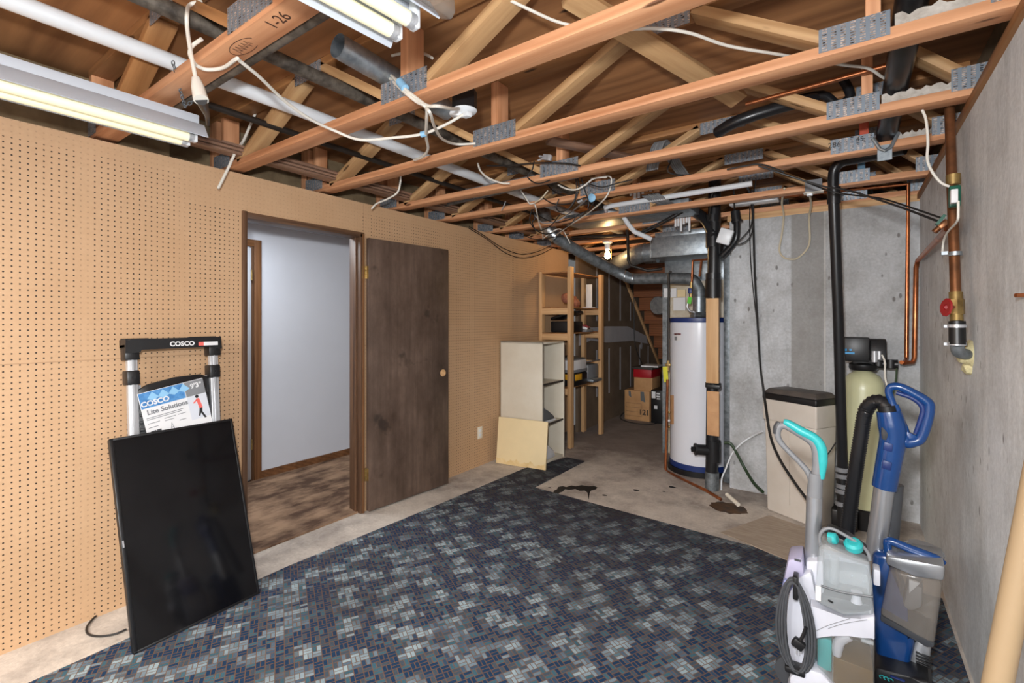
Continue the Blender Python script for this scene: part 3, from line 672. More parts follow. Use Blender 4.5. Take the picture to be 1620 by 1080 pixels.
# furnace, plenum, trunk duct
t = thing('furnace', 'beige furnace cabinet with grey plenum behind the white water heater', 'furnace', (-1.3, 5.35, 0))
wb(MB().bb((-1.645, 5.16, 0), (-.9, 5.75, 1.85), bev=.004), 'cabinet', 'beigefurnace', t)
wb(MB().bb((-1.64, 5.17, 1.85), (-.9, 5.74, 2.07), bev=.003).bb((-1.655, 5.15, 1.84), (-.89, 5.76, 1.86)), 'plenum', 'galv', t)
wb(MB().bb((-1.655, 5.14, 0), (-1.60, 5.17, 1.86)), 'corner_strip', 'galvdull', t)
for u0, v0, u1, v1, mt in ((1061, 456, 1070, 470, 'paper'), (1065, 471, 1084, 491, 'paper'), (1050, 456, 1060, 470, 'paper'), (1071, 458, 1084, 469, 'panelcream')):
    a, b = PY(u0, v0, 5.13), PY(u1, v1, 5.13); o = wb(MB().bb((a.x, 5.135, b.z), (b.x, 5.158, a.z)), 'paper_notice', mt, t)
t = thing('trunk_duct', 'rectangular galvanized trunk duct hung over the water heater', 'duct', (-1.35, 5.0, 2.065))
wb(MB().bb((-1.652, 4.75, 2.065), (-1.053, 5.5, 2.265), bev=.003), 'trunk', 'galv', t)
wb(MB().bb((-1.62, 4.79, 2.265), (-1.13, 5.5, 2.318), bev=.003), 'upper_box', 'galv', t)
wb(MB().bb((-1.655, 4.746, 2.062), (-1.645, 4.76, 2.268)), 'corner_seam', 'foil', t)
t = thing('branch_duct', 'round galvanized branch duct leaving the left end of the trunk', 'duct', (-1.65, 4.95, 2.15))
wb(MB().tube([(-1.65, 5.0, 2.155), (-1.80, 5.0, 2.155), (-1.88, 5.03, 2.15), (-1.96, 5.10, 2.14), (-2.35, 5.55, 2.12)], .1, 24, 3), 'round_pipe', 'galv', t)
for q in ((-1.80, 5.0, 2.155), (-1.88, 5.03, 2.15)): wb(MB().tube([Vector(q)-Vector((.008, 0, 0)), Vector(q)+Vector((.008, 0, 0))], .105, 24), 'seam_ring', 'foil', t)
wb(MB().tube([(-1.66, 5.0, 2.155), (-1.675, 5.0, 2.155)], .115, 24), 'collar', 'foil', t)
c = PY(1040, 483, 6.2)
single('round_duct', MB().lathe([(.11, 0), (.12, .01), (.12, .25), (.05, .25)], (c.x, c.y, c.z), axis=(.25, 1, 0), seg=28), 'galv', 'round metal duct end behind the furnace edge near the stair', 'duct', c)
# water heater
hx, hy, hr = -1.18, 4.775, .272
t = thing('water_heater', 'tall white cylindrical water heater with navy top rim', 'water heater', (hx, hy, 0))
wb(MB().lathe([(hr-.006, .05), (hr, .07), (hr, 1.41), (hr-.004, 1.415)], (hx, hy, 0), 64), 'tank', 'heater', t)
wb(MB().lathe([(0, 1.412), (hr+.004, 1.412), (hr+.006, 1.42), (hr+.004, 1.452), (hr-.02, 1.458), (0, 1.462)], (hx, hy, 0), 64), 'top_cap', 'navy', t)
wb(MB().lathe([(hr+.003, .045), (hr+.003, .10), (hr-.01, .10)], (hx, hy, 0), 64), 'base_ring', 'navy', t)
wb(MB().lathe([(0, 0), (hr+.02, 0), (hr+.02, .05), (0, .05)], (hx, hy, 0), 48), 'base_pan', 'black', t)
def on_tank(u0, v0, u1, v1, nm, mt):
    """a label curved round the heater between two photo corners"""
    m = MB()
    def hit(u):
        r = _ray(u, 505); a = r[0]**2+r[1]**2; b = -2*(r[0]*hx+r[1]*hy); c = hx*hx+hy*hy-(hr+.0015)**2
        d = (-b-math.sqrt(max(0, b*b-4*a*c)))/(2*a); return Vector((r[0]*d, r[1]*d, 0)), d
    n = 6; g = []
    for k in range(n+1):
        p, d = hit(u0+(u1-u0)*k/n)
        g.append((Vector((p.x, p.y, HC+(HZ-v0)/FPX*d)), Vector((p.x, p.y, HC+(HZ-v1)/FPX*d))))
    for k in range(n): m.quad(g[k][0], g[k+1][0], g[k+1][1], g[k][1])
    return wb(m, nm, mt, t)
l = on_tank(1066, 527, 1077, 539, 'warning_label', 'paper'); on_tank(1066, 527, 1077, 530, 'label_band', 'redvalve')
on_tank(1067, 532, 1071, 538, 'label_text', 'inkgray')
on_tank(1060, 625, 1066, 671, 'rating_label', 'carddark')
# flue: up, elbow, across, diagonal into the trusses
t = thing('flue_pipe', 'galvanized flue pipe bending from the heater top up to the ceiling', 'flue pipe', (hx, hy, 1.46))
q0 = Vector((hx, hy, 1.47)); q0 = PY(1106, 500, hy); q0.z = 1.47
e = [q0, Vector((q0.x, q0.y, 1.70)), PY(1104, 455, hy), PY(1096, 443, hy), PY(1082, 440.5, hy+.01), PY(1040, 440, hy+.04), PY(1003, 441, 4.84), PY(988, 436, 4.80), PY(972, 428, 4.74), PY(925, 403, 4.42), PY(878, 375, 4.12)]
wb(MB().tube(e, .056, 24, 3), 'flue', 'galvdull', t)
wb(MB().tube([Vector((q0.x, q0.y, 1.47)), PY(1106, 470, hy)], .058, 24), 'riser', 'galv', t)
wb(MB().lathe([(.03, 0), (.085, .005), (.075, .03), (.056, .05)], (q0.x, q0.y, 1.462), 24), 'draft_hood', 'galvdull', t)
for k, (u, v, y) in enumerate(((1002, 441, 4.84), (990, 437, 4.80))):
    a = PY(u, v, y); wb(MB().lathe([(.056, 0), (.0605, .003), (.0605, .012), (.056, .015)], a, 24, axis=(-1, -.3, .15)), 'seam_ring', 'foil', t)
a = [PY(880, 376, 4.12), PY(868, 362, 4.08), PY(862, 345, 4.08), PY(858, 325, 4.1), PY(850, 300, 4.15)]
wb(MB().tube(a, [.062, .07, .066, .07, .066, .07], 20, 4), 'foil_sleeve', 'foil', t)
# copper at the heater
def tubes(name, lb, cat, paths, r, mat, loc, sm=0, seg=12):
    m = MB()
    for p in paths: m.tube(p, r, seg, sm)
    return single(name, m, mat, lb, cat, loc)
y = 4.6
tubes('copper_pipe', 'copper supply pipe turning down to the heater beside the flue', 'pipe', [[PY(1130, 409, 4.45), PY(1096, 412, y), PY(1094.5, 447, y)], [PY(1110, 411, 4.55), PY(1107, 437, y)]], .0115, 'copper', PY(1096, 412, y))
t = thing('shutoff_valve', 'blue-handled shutoff with a green tag above the water heater', 'valve', PY(1092, 458, y))
wb(MB().cyl(PY(1093.5, 446, y), PY(1093, 470, y), .014), 'valve_body', 'brass', t)
wb(MB().box(PY(1091.5, 460, y-.02), (.035, .02, .05), bev=.006), 'handle', 'navy', t)
wb(MB().box(PY(1091, 475, y-.02), (.035, .004, .062), (0, .15, 0)), 'tag', 'green', t)
wb(MB().tube([PY(1092.5, 470, y), PY(1087, 484, y), PY(1092, 492, y), PY(1099, 494, y), PY(1099, 503, 4.66)], .010, 10, 5), 'flex_line', 'silver', t)
y = 4.62
tubes('gas_pipe', 'thin dark gas pipe running down the left side of the heater', 'pipe', [[PY(1062, 429, y), PY(1058, 432, y), PY(1058, 455, y), PY(1057.5, 576, y)]], .011, 'darkpipe', PY(1057, 470, y))
t = thing('gas_valve', 'brass-coloured gas cock with a long yellow tag', 'valve', PY(1055, 576, y))
wb(MB().box(PY(1057, 577, y), (.05, .03, .03), bev=.006).cyl(PY(1057, 570, y), PY(1057, 586, y), .014), 'valve_body', 'brass', t)
wb(MB().box(PY(1053, 592, y-.02), (.045, .003, .15), (0, -.08, 0)), 'tag', 'yellow', t)
tubes('copper_pipe', 'copper relief pipe from heater side along the floor to the drain', 'pipe', [[PY(1056, 600, 4.55), PY(1053, 742, 4.55), PY(1060, 748, 4.5), PZ(1118, 776, .06), PZ(1141, 790, .03)]], .0125, 'copper', PY(1053, 700, 4.55))
for v, c in ((652, 'brass'), (675, 'brass'), (665, 'paper')):
    p = PY(1058.5, v, 4.56)
    single('wire_connector', MB().box(p, (.02, .02, .02), bev=.004), c, {652: 'upper tiny brass fitting on the copper relief pipe', 675: 'lower tiny brass fitting on the copper relief pipe', 665: 'tiny white fitting between the brass ones on the relief pipe'}[v], 'fitting', p)
# bulb
c = PY(961, 405, 5.045)
t = thing('ceiling_bulb', 'lit bare bulb in a white porcelain socket past the flue', 'light bulb', (c.x, c.y, ZT))
wb(MB().lathe([(0, ZT-.001), (.055, ZT-.001), (.055, ZT-.015), (.032, ZT-.03), (.028, ZT-.09), (0, ZT-.09)], (c.x, c.y, 0), 20), 'socket', 'pvc', t)
wb(MB().lathe([(.013, ZT-.085), (.016, ZT-.105), (.03, c.z+.015), (.033, c.z), (.026, c.z-.02), (.012, c.z-.032), (0, c.z-.034)], (c.x, c.y, 0), 20), 'bulb', 'bulb', t)
wb(MB().cyl((c.x+.045, c.y, ZT-.015), (c.x+.047, c.y, c.z-.03), .003, seg=6).cyl((c.x+.047, c.y, c.z-.03), (c.x+.047, c.y, c.z-.045), .007, seg=8), 'pull_chain', 'brass', t)
# plumbing on the right
tubes('copper_pipe', 'copper pipe dropping down the back wall to the softener head, taller of the pair', 'pipe', [[PY(1225, 312, 4.33), PY(1437, 291, 4.33), PY(1434, 567, 4.25)], [PY(1434, 567, 4.25), PY(1432, 573, 4.18), PY(1426, 573, 4.12)]], .013, 'copper', PY(1437, 300, 4.33))
tubes('copper_pipe', 'copper pipe slanting from the wall main and down to the softener, shorter of the pair', 'pipe', [[PX(1508, 352, .35), PX(1500, 362, .33), PY(1452, 412, 4.20), PY(1449, 424, 4.2), PY(1446.5, 566, 4.2), PY(1444, 573, 4.2), PY(1430, 574, 4.14)]], .014, 'copper', PY(1450, 420, 4.2))
t = thing('water_main', 'upright copper water main with valve and meter on the concrete wall', 'water main', PX(1512, 400, .35))
wb(MB().tube([PX(1502, 165, .345), PX(1506, 300, .345), PX(1512, 468, .345)], .0175, 16), 'main_pipe', 'copperdull', t)
wb(MB().cyl(PX(1508, 276, .345), PX(1508, 292, .345), .024, seg=10), 'union', 'brass', t)
wb(MB().box(PX(1510, 311, .335), (.035, .035, .085), bev=.006), 'meter_module', 'dkgreen', t)
p = PX(1510, 311, .317); wb(MB().box(p+Vector((-.002, -.004, 0)), (.02, .03, .05), bev=.002), 'meter_plate', 'paper', t)
wb(MB().cyl(PX(1512, 462, .345), PX(1512.5, 476, .345), .022, seg=12).cyl(PX(1512.5, 474, .345), PX(1513, 497, .345), .026, seg=8).cyl(PX(1513, 495, .345), PX(1513.5, 508, .345), .021, seg=12), 'valve_body', 'brass', t)
a = PX(1497, 486, .30)
wb(MB().lathe([(.03, -.004), (.036, 0), (.03, .004), (.012, .003), (.012, -.003)], a, 10, axis=(-1, -.45, .1)).cyl(a, PX(1512, 486, .345), .006), 'valve_wheel', 'redvalve', t)
wb(MB().cyl(PX(1514, 508, .345), PX(1514.5, 545, .345), .026, seg=18), 'rubber_coupling', 'black', t)
for v in (513, 541): wb(MB().cyl(PX(1514, v, .345), PX(1514, v+5, .345), .029, seg=18).box(PX(1500, v+3, .335), (.03, .015, .012)), 'hose_clamp', 'silver', t)
wb(MB().tube([PX(1514.5, 545, .345), PX(1516, 556, .35), PX(1527, 560, .375), PX(1535, 561, .40)], .022, 14, 4), 'wall_elbow', 'galvdull', t)
a = PX(1536, 561, .398); wb(MB().lathe([(0, -.045), (.028, -.04), (.045, -.012), (.062, .004), (.0, .01)], a, 11, axis=(1, .15, .1)).lathe([(0, -.03), (.02, -.02), (.03, .004), (0, .008)], a+Vector((0, .01, -.055)), 8, axis=(1, .1, .3)), 'foam_seal', 'foam', t)
a = PX(1500, 401, .345); wb(MB().cyl(PX(1511, 398, .345), PX(1511, 404, .345), .022, seg=14).box(a+Vector((-.0, -.02, 0)), (.05, .02, .014)), 'ground_clamp', 'galv', t)
a = PX(1492, 355, .33); wb(MB().box(a, (.04, .03, .026), (0, -.7, 0), bev=.004).cyl(a+Vector((-.03, 0, -.03)), a, .012, seg=10), 'side_valve', 'copperdull', t)
a = PX(1488, 348, .31); wb(MB().box(a, (.012, .03, .045), (0, .6, 0)), 'valve_lever', 'dkgreen', t)
tubes('copper_pipe', 'horizontal copper pipe high between the near right trusses', 'pipe', [[PZ(1180, 165, 2.49), PZ(1432, 96, 2.49)]], .011, 'copper', PZ(1250, 140, 2.49))
tubes('copper_pipe', 'short upright brass-coloured pipe end among the right trusses', 'pipe', [[PY(1404, 152, 2.75), PY(1406, 110, 2.75)]], .012, 'brass', PY(1404, 150, 2.75))
a = PX(1617, 467, .39); single('pipe_end', MB().cyl((.40, a.y, a.z), (.375, a.y-.01, a.z), .006, seg=10), 'copper', 'small copper stub poking from the concrete at right edge', 'pipe', a)
tubes('abs_pipe', 'angled black plastic pipe crossing high above the fourth truss', 'pipe', [[PZ(1135, 210, 2.44), PZ(1170, 190, 2.46), PZ(1250, 165, 2.50), PZ(1290, 158, 2.52)]], .03, 'abs', PZ(1170, 190, 2.46), 3)
tubes('abs_pipe', 'black plastic trap loop beside the right truss post', 'pipe', [[PY(1330, 120, 3.0), PY(1345, 150, 3.0), PY(1325, 165, 3.0), PY(1300, 150, 3.0), PY(1250, 160, 3.05)]], .022, 'abs', PY(1340, 150, 3.0), 4)
tubes('pvc_pipe', 'white plastic condensate pipe sloping under the sixth truss to an elbow', 'pipe', [[PY(1190, 290, 3.80), PY(970, 325, 3.80), PY(958, 328, 3.80), PY(960, 336, 3.9), PY(985, 340, 3.95), PY(992, 352, 4.0), PY(1003, 366, 4.1), PY(1030, 378, 4.2)]], .021, 'pvc', PY(970, 325, 3.8))
tubes('dark_pipe', 'dark pipe with a dropped leg beside the branch duct', 'pipe', [[PY(905, 375, 4.7), PY(985, 372, 4.7), PY(993, 374, 4.7), PY(994, 412, 4.7), PY(998, 420, 4.7), PY(1025, 428, 4.75), PY(1048, 425, 4.8)], [PY(993, 374, 4.7), PY(990, 350, 4.6)]], .015, 'darkpipe', PY(993, 390, 4.7))
single('flat_duct', MB().bb((-2.2, 3.95, 2.34), (-1.06, 4.3, 2.42), bev=.004), 'galv', 'flat galvanized duct lying above the sixth truss', 'duct', (-1.6, 4.1, 2.34))
single('flat_duct', MB().bb((-2.35, 2.70, 2.365), (-1.45, 2.80, 2.415), bev=.004), 'galv', 'flat grey duct lying behind the fourth truss', 'duct', (-2, 2.75, 2.365))
tubes('conduit', 'grey conduit running level below the fourth and fifth trusses', 'pipe', [[PY(690, 327, 2.98), PY(835, 294, 2.98)]], .016, 'galvdull', PY(690, 327, 2.98))

# ---------------------------------------------------------------- cables
W_ = 'white cables in the ceiling'; K_ = 'black cables in the ceiling'
def pts(y, *uv):
    out = []
    for q in uv: out.append(PY(q[0], q[1], q[2] if len(q) > 2 else y))
    return out
cable('power_cable', 'white cable looped round the pencil-marked truss and running to the octagon box',
      pts(.69, (319, 62, .70), (305, 72), (300, 84), (305, 96))+[PZ(312, 104, 2.312), PZ(328, 110, 2.312), PZ(353, 107, 2.312), PZ(374, 93, 2.312), PZ(379, 96, 2.312), PZ(394, 108, 2.31), PZ(412, 123, 2.31)]+pts(.69, (451, 160, 1.02), (490, 188, 1.15), (530, 207, 1.27), (570, 221, 1.34), (620, 218, 1.42), (668, 212, 1.48), (705, 197, 1.54), (733, 181, 1.58)), .0062, 'romex', W_)
cable('power_cable', 'white drop cord hanging to the left shop light past the pencil-marked truss',
      pts(.66, (318, 2, .72), (300, 8, .7), (296, 22), (296, 42), (300, 72), (305, 100), (310, 126)), .0062, 'romex', W_)
cp_ = pts(.66, (310, 124), (313, 138), (318, 158))
single('cord_connector', MB().tube(cp_, [.012, .019, .022], 10), 'romex', 'white cord connector above the end of the left shop light', 'plug', cp_[0])
cp_ = pts(.66, (318, 157), (323, 170, .7), (328, 184, .76), (329, 197, .79))
single('light_plug', MB().tube(cp_, [.018, .014, .008, .006], 10, 4), 'black', 'black plug and cord entering the left shop light', 'plug', cp_[0])
y = 1.285
cable('power_cable', 'upper white cable of the blue-taped pair crossing the second truss', pts(y, (575, 82, 1.6), (600, 104, 1.45), (622, 122, 1.33), (640, 140), (660, 156), (676, 167), (694, 168), (714, 172, 1.4), (726, 172, 1.55)), .0065, 'romex', W_)
cable('power_cable', 'lower white cable of the blue-taped pair, dropping past the second truss', pts(y, (572, 86, 1.6), (598, 109, 1.45), (620, 127, 1.33), (638, 144), (658, 160), (674, 170), (675, 190, 1.35), (674, 215, 1.5), (677, 236, 1.65), (668, 248, 1.75), (655, 253, 1.82)), .0065, 'romex', W_)
cable('power_cable', 'white cable curling from the blue-taped pair toward the third truss', pts(y, (674, 170), (681, 180), (688, 202, 1.45), (700, 220, 1.65), (722, 228, 1.85), (752, 227, 1.9)), .0062, 'romex', W_)
a, b = PY(632, 129, 1.285), PY(641, 140, 1.285); single('tape_wrap', MB().cyl(a, b, .0165, seg=12), 'tape', 'light blue tape binding two white cables on the second truss', 'tape', a)
a, b = PY(666, 213, 1.475), PY(674, 211, 1.485); single('tape_wrap', MB().cyl(a, b, .013, seg=12), 'tape', 'light blue tape on the white cable left of the octagon box', 'tape', a)
cable('power_cable', 'white cable end arching beside the shiny duct stub', pts(1.45, (620, 88), (645, 83), (668, 84), (684, 92)), .006, 'romex', W_)
cable('power_cable', 'white cable crossing the top of the picture to the right trusses', [PZ(790, -8, 2.56), PZ(835, 14, 2.53), PZ(890, 37, 2.50), PZ(960, 48, 2.45), PZ(1030, 45, 2.42), PZ(1090, 52, 2.42), PZ(1150, 72, 2.42), PZ(1225, 85, 2.42), PZ(1330, 102, 2.45), PZ(1373, 108, 2.45), PZ(1396, 122, 2.45), PZ(1418, 132, 2.46)], .0055, 'romex', W_)
cable('power_cable', 'white cable dipping below the third truss onto the pegboard top', pts(2.2, (634, 272), (633, 290), (628, 305), (612, 315), (596, 322), (588, 330)), .0062, 'romex', W_)
cable('power_cable', 'white cable feeding down behind the third truss toward the wire tangle', pts(2.45, (756, 258), (760, 270), (772, 281), (792, 289), (806, 290)), .0062, 'romex', W_)
cable('power_cable', 'loose white cable end hanging down over the pegboard left of the door', [PX(u, v, -2.86) for u, v in ((422, 160), (409, 168), (402, 184), (389, 214), (383, 226))]+[PX(u, v, -2.84) for u, v in ((374, 238), (361, 266), (345, 298))], .0075, 'romex', W_)
cable('meter_wire', 'white wire from the right truss down to the meter on the water main', pts(2.62, (1459, 174), (1465, 190), (1468, 225), (1467, 252), (1475, 272), (1488, 288), (1502, 295)), .005, 'romex', W_)
cable('meter_wire', 'white wire from the green meter down to the ground clamp', [PX(u, v, .325) for u, v in ((1516, 318), (1516, 335), (1514, 350), (1500, 366), (1493, 380), (1491, 398))], .004, 'romex', W_)
# tangle between the fourth and sixth trusses
def tangle(lb, mat, r, y, *uv): cable('wire', lb, pts(y, *uv), r, mat, 'tangled wires by the flue')
tangle('white wire knotted below the fourth truss, left strand of the tangle', 'romex', .0052, 3.0, (824, 301), (832, 313), (838, 322), (845, 322), (848, 330), (852, 350, 3.3), (858, 368, 3.5), (859, 378, 3.7))
tangle('short cream wire stub pointing up from the knot', 'beige', .0052, 3.0, (846, 320), (856, 314), (867, 301))
tangle('long cream wire bowing down from the fifth truss plate', 'romex', .0052, 3.05, (935, 282), (945, 281), (965, 279), (966, 295), (956, 315), (930, 337, 3.3), (900, 357, 3.6), (880, 372, 3.9))
tangle('cream wire bridging below the fourth truss', 'romex', .006, 2.95, (883, 292), (895, 298), (910, 300), (925, 293), (940, 282), (960, 280))
tangle('cream wire arching over the foil sleeve', 'romex', .005, 3.95, (858, 378), (866, 372), (880, 363), (890, 364), (897, 375), (902, 385))
tangle('black loop hanging widest under the fifth truss', 'rubber', .0045, 3.15, (866, 292), (880, 305), (910, 312), (925, 300), (920, 285))
tangle('black wire curving from the fifth truss to the flue sleeve', 'rubber', .0045, 3.3, (842, 325), (846, 345), (842, 352), (850, 365), (870, 358, 3.5), (885, 340))
tangle('black wire loop left of the round white box', 'rubber', .0045, 3.0, (914, 282), (915, 300), (905, 325), (888, 335), (880, 328), (884, 315))
tangle('black wire with a silver connector hanging near the plate', 'rubber', .0045, 2.95, (920, 282), (925, 300), (931, 318), (930, 330))
tangle('pair of thin black wires along the fourth truss', 'rubber', .005, 2.5, (770, 262), (800, 262), (845, 258), (890, 258), (918, 262))
tangle('black wire dropping from the coax splitter', 'rubber', .0042, 2.55, (845, 255), (842, 268), (835, 280), (850, 290), (870, 285))
tangle('long black wire bowing along the sixth truss', 'rubber', .0045, 3.75, (845, 335), (860, 345), (880, 352), (905, 345), (925, 335), (950, 330))
tangle('black wire running level under the last truss by the flue', 'rubber', .008, 4.75, (840, 372), (880, 378), (930, 378), (985, 372))
tangle('thin black wire slanting through the foil sleeve', 'rubber', .004, 3.95, (820, 368), (845, 378), (870, 376), (900, 370))
tangle('black wire crossing the knot to the sixth truss', 'rubber', .0045, 3.1, (858, 312), (875, 322), (900, 322), (928, 312), (950, 318, 3.4), (935, 335, 3.7))
tangle('black wire swinging low before the foil sleeve', 'rubber', .0045, 3.5, (842, 330), (838, 348), (846, 362), (862, 370), (884, 366), (905, 352), (912, 338))
tangle('thin black wire dropping straight from the fourth truss plate', 'rubber', .004, 2.95, (911, 283), (912, 300), (908, 318), (900, 330))
tangle('black wire winding round the cream wire by the plate', 'rubber', .0045, 3.05, (940, 318), (933, 330), (920, 342, 3.4), (905, 352, 3.6), (890, 356, 3.75))
tangle('black wire running along the fourth truss to the grey bundle', 'rubber', .0045, 2.9, (930, 290), (952, 296), (975, 290), (1000, 284))
tangle('grey wire sagging between the fifth and sixth trusses', 'graycable', .005, 3.45, (846, 340), (858, 352), (880, 350), (900, 338), (920, 322, 3.2), (940, 305, 3.1))
tangle('short black wire end sticking up by the coax splitter', 'rubber', .0045, 2.6, (838, 262), (845, 275), (852, 283), (866, 283), (880, 270), (886, 258))
tangle('thin grey wire hanging beside the fifth truss at left', 'graycable', .004, 3.0, (800, 318), (797, 326), (793, 333))
a = PY(866, 249, 2.56); t = thing('coax_splitter', 'small silver cable splitter above the fourth truss', 'splitter', a)
MB().box((0, 0, 0), (.06, .025, .035), (0, .3, 0), bev=.003).build('body', 'silver', t)
MB().cyl((-.03, 0, 0), (-.07, 0, -.005), .006).cyl((-.03, 0, .012), (-.06, 0, .02), .006).build('connectors', 'silver', t)
a = PY(937, 313, 3.12); single('round_box', MB().lathe([(0, 0), (.028, 0), (.03, .012), (.012, .02), (0, .02)], a, 18, axis=(0, -1, -.15)), 'tape', 'small round pale box among the tangled wires', 'junction box', a)
a = PY(918, 318, 3.1); single('wire_connector', MB().box(a, (.04, .03, .02), (0, -.4, 0), bev=.004), 'silver', 'crumpled silver connector in the wire tangle', 'connector', a)
# octagon junction box with its cable plate
c = PY(735, 165, 1.60)
t = thing('octagon_box', 'black octagon junction box with a white lamp socket, behind the second truss', 'junction box', c)
MB().lathe([(.055, -.028), (.055, .055), (.0, .055)], (0, 0, 0), 8).build('box', 'black', t)
MB().lathe([(0, -.045), (.03, -.045), (.05, -.036), (.056, -.028), (.0, -.026)], (0, 0, 0), 16).build('socket_plate', 'pvc', t)
MB().box((-.03, -.02, -.045), (.055, .035, .02), (0, .2, .3), bev=.005).box((.02, -.01, -.055), (.045, .03, .022), (0, .1, -.2), bev=.005).build('cable_clamp', 'pvc', t)
# grey bundle over the fifth truss, and white-taped ribbons
t = thing('cable_bundle', 'bundle of grey cables arching over a truss and fanning out with white tape tabs', 'cable bundle', PY(1035, 260, 3.1))
for k in range(6):
    d = k*.014
    wb(MB().tube([p+Vector((d, 0, 0)) for p in pts(3.1, (1023, 271), (1027, 250), (1032, 232, 3.11), (1039, 226, 3.16), (1050, 240, 3.28), (1062, 262, 3.45), (1078, 283, 3.75))], .0062, 7, 4), 'cable_strand', 'graycable', t)
for k in range(8):
    wb(MB().tube([p+Vector((k*.017, 0, 0)) for p in pts(3.5, (1016, 309, 3.72), (1030, 318, 3.8), (1046, 328, 3.98), (1060, 338, 4.2), (1073, 344, 4.33))], .0075, 7, 3), 'cable_strand', 'graycable', t)
for k in range(6):
    a = PY(996+k*6.2, 302-k*1.6, 3.825); h = (.075, .13, .135, .09, .07, .085)[k]
    wb(MB().bb((a.x, 3.826, a.z-h*.55), (a.x+.022, 3.832, a.z+h*.35)), 'tape_tab', 'paper', t)
for k in range(6):
    a = PY(1066+k*4.4, 346-k*.8, 4.36); h = (.07, .07, .12, .06, .05, .13)[k]
    wb(MB().bb((a.x, 4.378, a.z-h), (a.x+.018, 4.384, a.z+.02)), 'tape_tab', 'paper', t)
cable('coax_cable', 'black cable looping over the fifth truss beside the grey bundle', pts(3.05, (1096, 218, 3.3), (1080, 228, 3.2), (1068, 240), (1060, 258), (1056, 268), (1062, 274, 3.3), (1085, 277, 3.5), (1130, 272, 3.6)), .0052, 'rubber', K_)
cable('coax_cable', 'thick black cable slanting up to the white-taped ribbon', pts(4.2, (1003, 372, 4.15), (1040, 354), (1076, 334, 4.1)), .008, 'rubber', K_)
cable('coax_cable', 'second black cable slanting up beside the thick one', pts(4.2, (1005, 374, 4.15), (1042, 357), (1080, 336, 4.1)), .008, 'rubber', K_)
cable('coax_cable', 'black cable sagging from the fifth truss to the side valve on the wall', pts(3.1, (1200, 262, 3.0), (1245, 277, 3.05), (1300, 294, 3.05), (1345, 302, 3.0))+[PY(1420, 326, 2.9), PX(1484, 350, .31)], .0052, 'rubber', K_)
cable('coax_cable', 'lower black cable sagging to the wall beside the side valve', pts(3.3, (1260, 281, 3.2), (1320, 304, 3.3), (1390, 313, 3.2))+[PY(1440, 328, 3.0), PX(1490, 345, .34)], .0045, 'rubber', K_)
cable('coax_cable', 'black cable arching over the truss left of the black elbow', pts(3.05, (1150, 268), (1180, 262), (1205, 260), (1240, 272)), .005, 'rubber', K_)
cable('coax_cable', 'pair of black cables draped on the pegboard, upper strand', [PX(u, v, -2.93) for u, v in ((742, 358), (765, 372), (795, 392), (825, 402), (850, 398), (872, 388))], .0045, 'rubber', K_)
cable('coax_cable', 'pair of black cables draped on the pegboard, lower strand', [PX(u, v, -2.93) for u, v in ((742, 361), (770, 378), (800, 400), (828, 408), (855, 402), (876, 391))], .0045, 'rubber', K_)
# down the back wall
cable('extension_cord', 'thick black cord hanging down the back wall and over the brine tank to the floor', pts(4.36, (1177, 287, 3.8), (1186, 305, 4.0), (1190, 330, 4.2), (1192, 360), (1194, 430), (1199, 520), (1203, 580), (1207, 610, 4.1), (1211, 640, 3.78), (1219, 690, 3.66), (1233, 725, 3.55), (1255, 760, 3.45), (1279, 793, 3.35)), .0085, 'rubber')
cable('coax_cable', 'thin black wire hanging beside the thick cord on the back wall', pts(4.37, (1183, 290, 3.9), (1186, 320, 4.2), (1186, 360), (1188, 420), (1195, 490), (1200, 520)), .004, 'rubber', K_)
cable('coax_cable', 'black wire loop from the branch vent to the hanging cord', pts(4.2, (1166, 383), (1175, 375), (1187, 360), (1190, 340), (1187, 310, 4.1), (1181, 292, 3.9)), .0045, 'rubber', K_)
cable('coax_cable', 'lower black wire loop from the branch vent', pts(4.2, (1166, 387), (1178, 383), (1188, 372), (1192, 350), (1192, 310, 4.1), (1196, 285, 3.8)), .0045, 'rubber', K_)
cable('coax_cable', 'black wire dropping past the waste stack top', pts(3.95, (1133, 292, 3.85), (1127, 305), (1124, 325), (1122, 345, 4.1)), .006, 'rubber', K_)
cable('coax_cable', 'black wire dropping to the small vent cap', pts(3.95, (1160, 290, 3.85), (1161, 310), (1162, 332, 4.15)), .006, 'rubber', K_)
cable('power_cable', 'cream cord hanging from the sixth truss in a loop, left strand', pts(4.3, (1241, 298, 3.82), (1237, 320, 4.1), (1240, 340, 4.3), (1237, 370, 4.36), (1233, 395, 4.37), (1240, 407, 4.38), (1252, 410, 4.38), (1262, 408, 4.38), (1275, 396, 4.38), (1281, 380, 4.37), (1280, 345, 4.3), (1283, 325, 4.1), (1281, 308, 3.83)), .007, 'beige')
a = PY(1281, 303, 3.82); single('cord_plug', MB().bb((a.x-.018, 3.80, a.z-.03), (a.x+.018, 3.835, a.z+.012), bev=.004), 'pvc', 'white plug under the grey outlet box', 'plug', a)
a, b = PY(1274, 287, 3.82), PY(1301, 303, 3.82)
t = thing('outlet_box', 'grey metal outlet box on the sixth truss', 'outlet box', ((a.x+b.x)/2, 3.81, b.z))
wb(MB().bb((a.x, 3.79, b.z), (b.x, 3.838, a.z), bev=.003), 'box', 'gray', t)
wb(MB().bb((a.x-.008, 3.78, b.z-.006), (b.x+.008, 3.838, b.z)), 'cover_plate', 'outlet', t)
a, b = PY(1156, 305, 4.15), PY(1232, 293, 4.15)
single('strip_light', MB().bb((a.x, 4.08, 2.345), (b.x, 4.2, 2.40), bev=.004), 'pvc', 'long white strip fixture above the back wall', 'light fixture', (a.x, 4.1, 2.36))
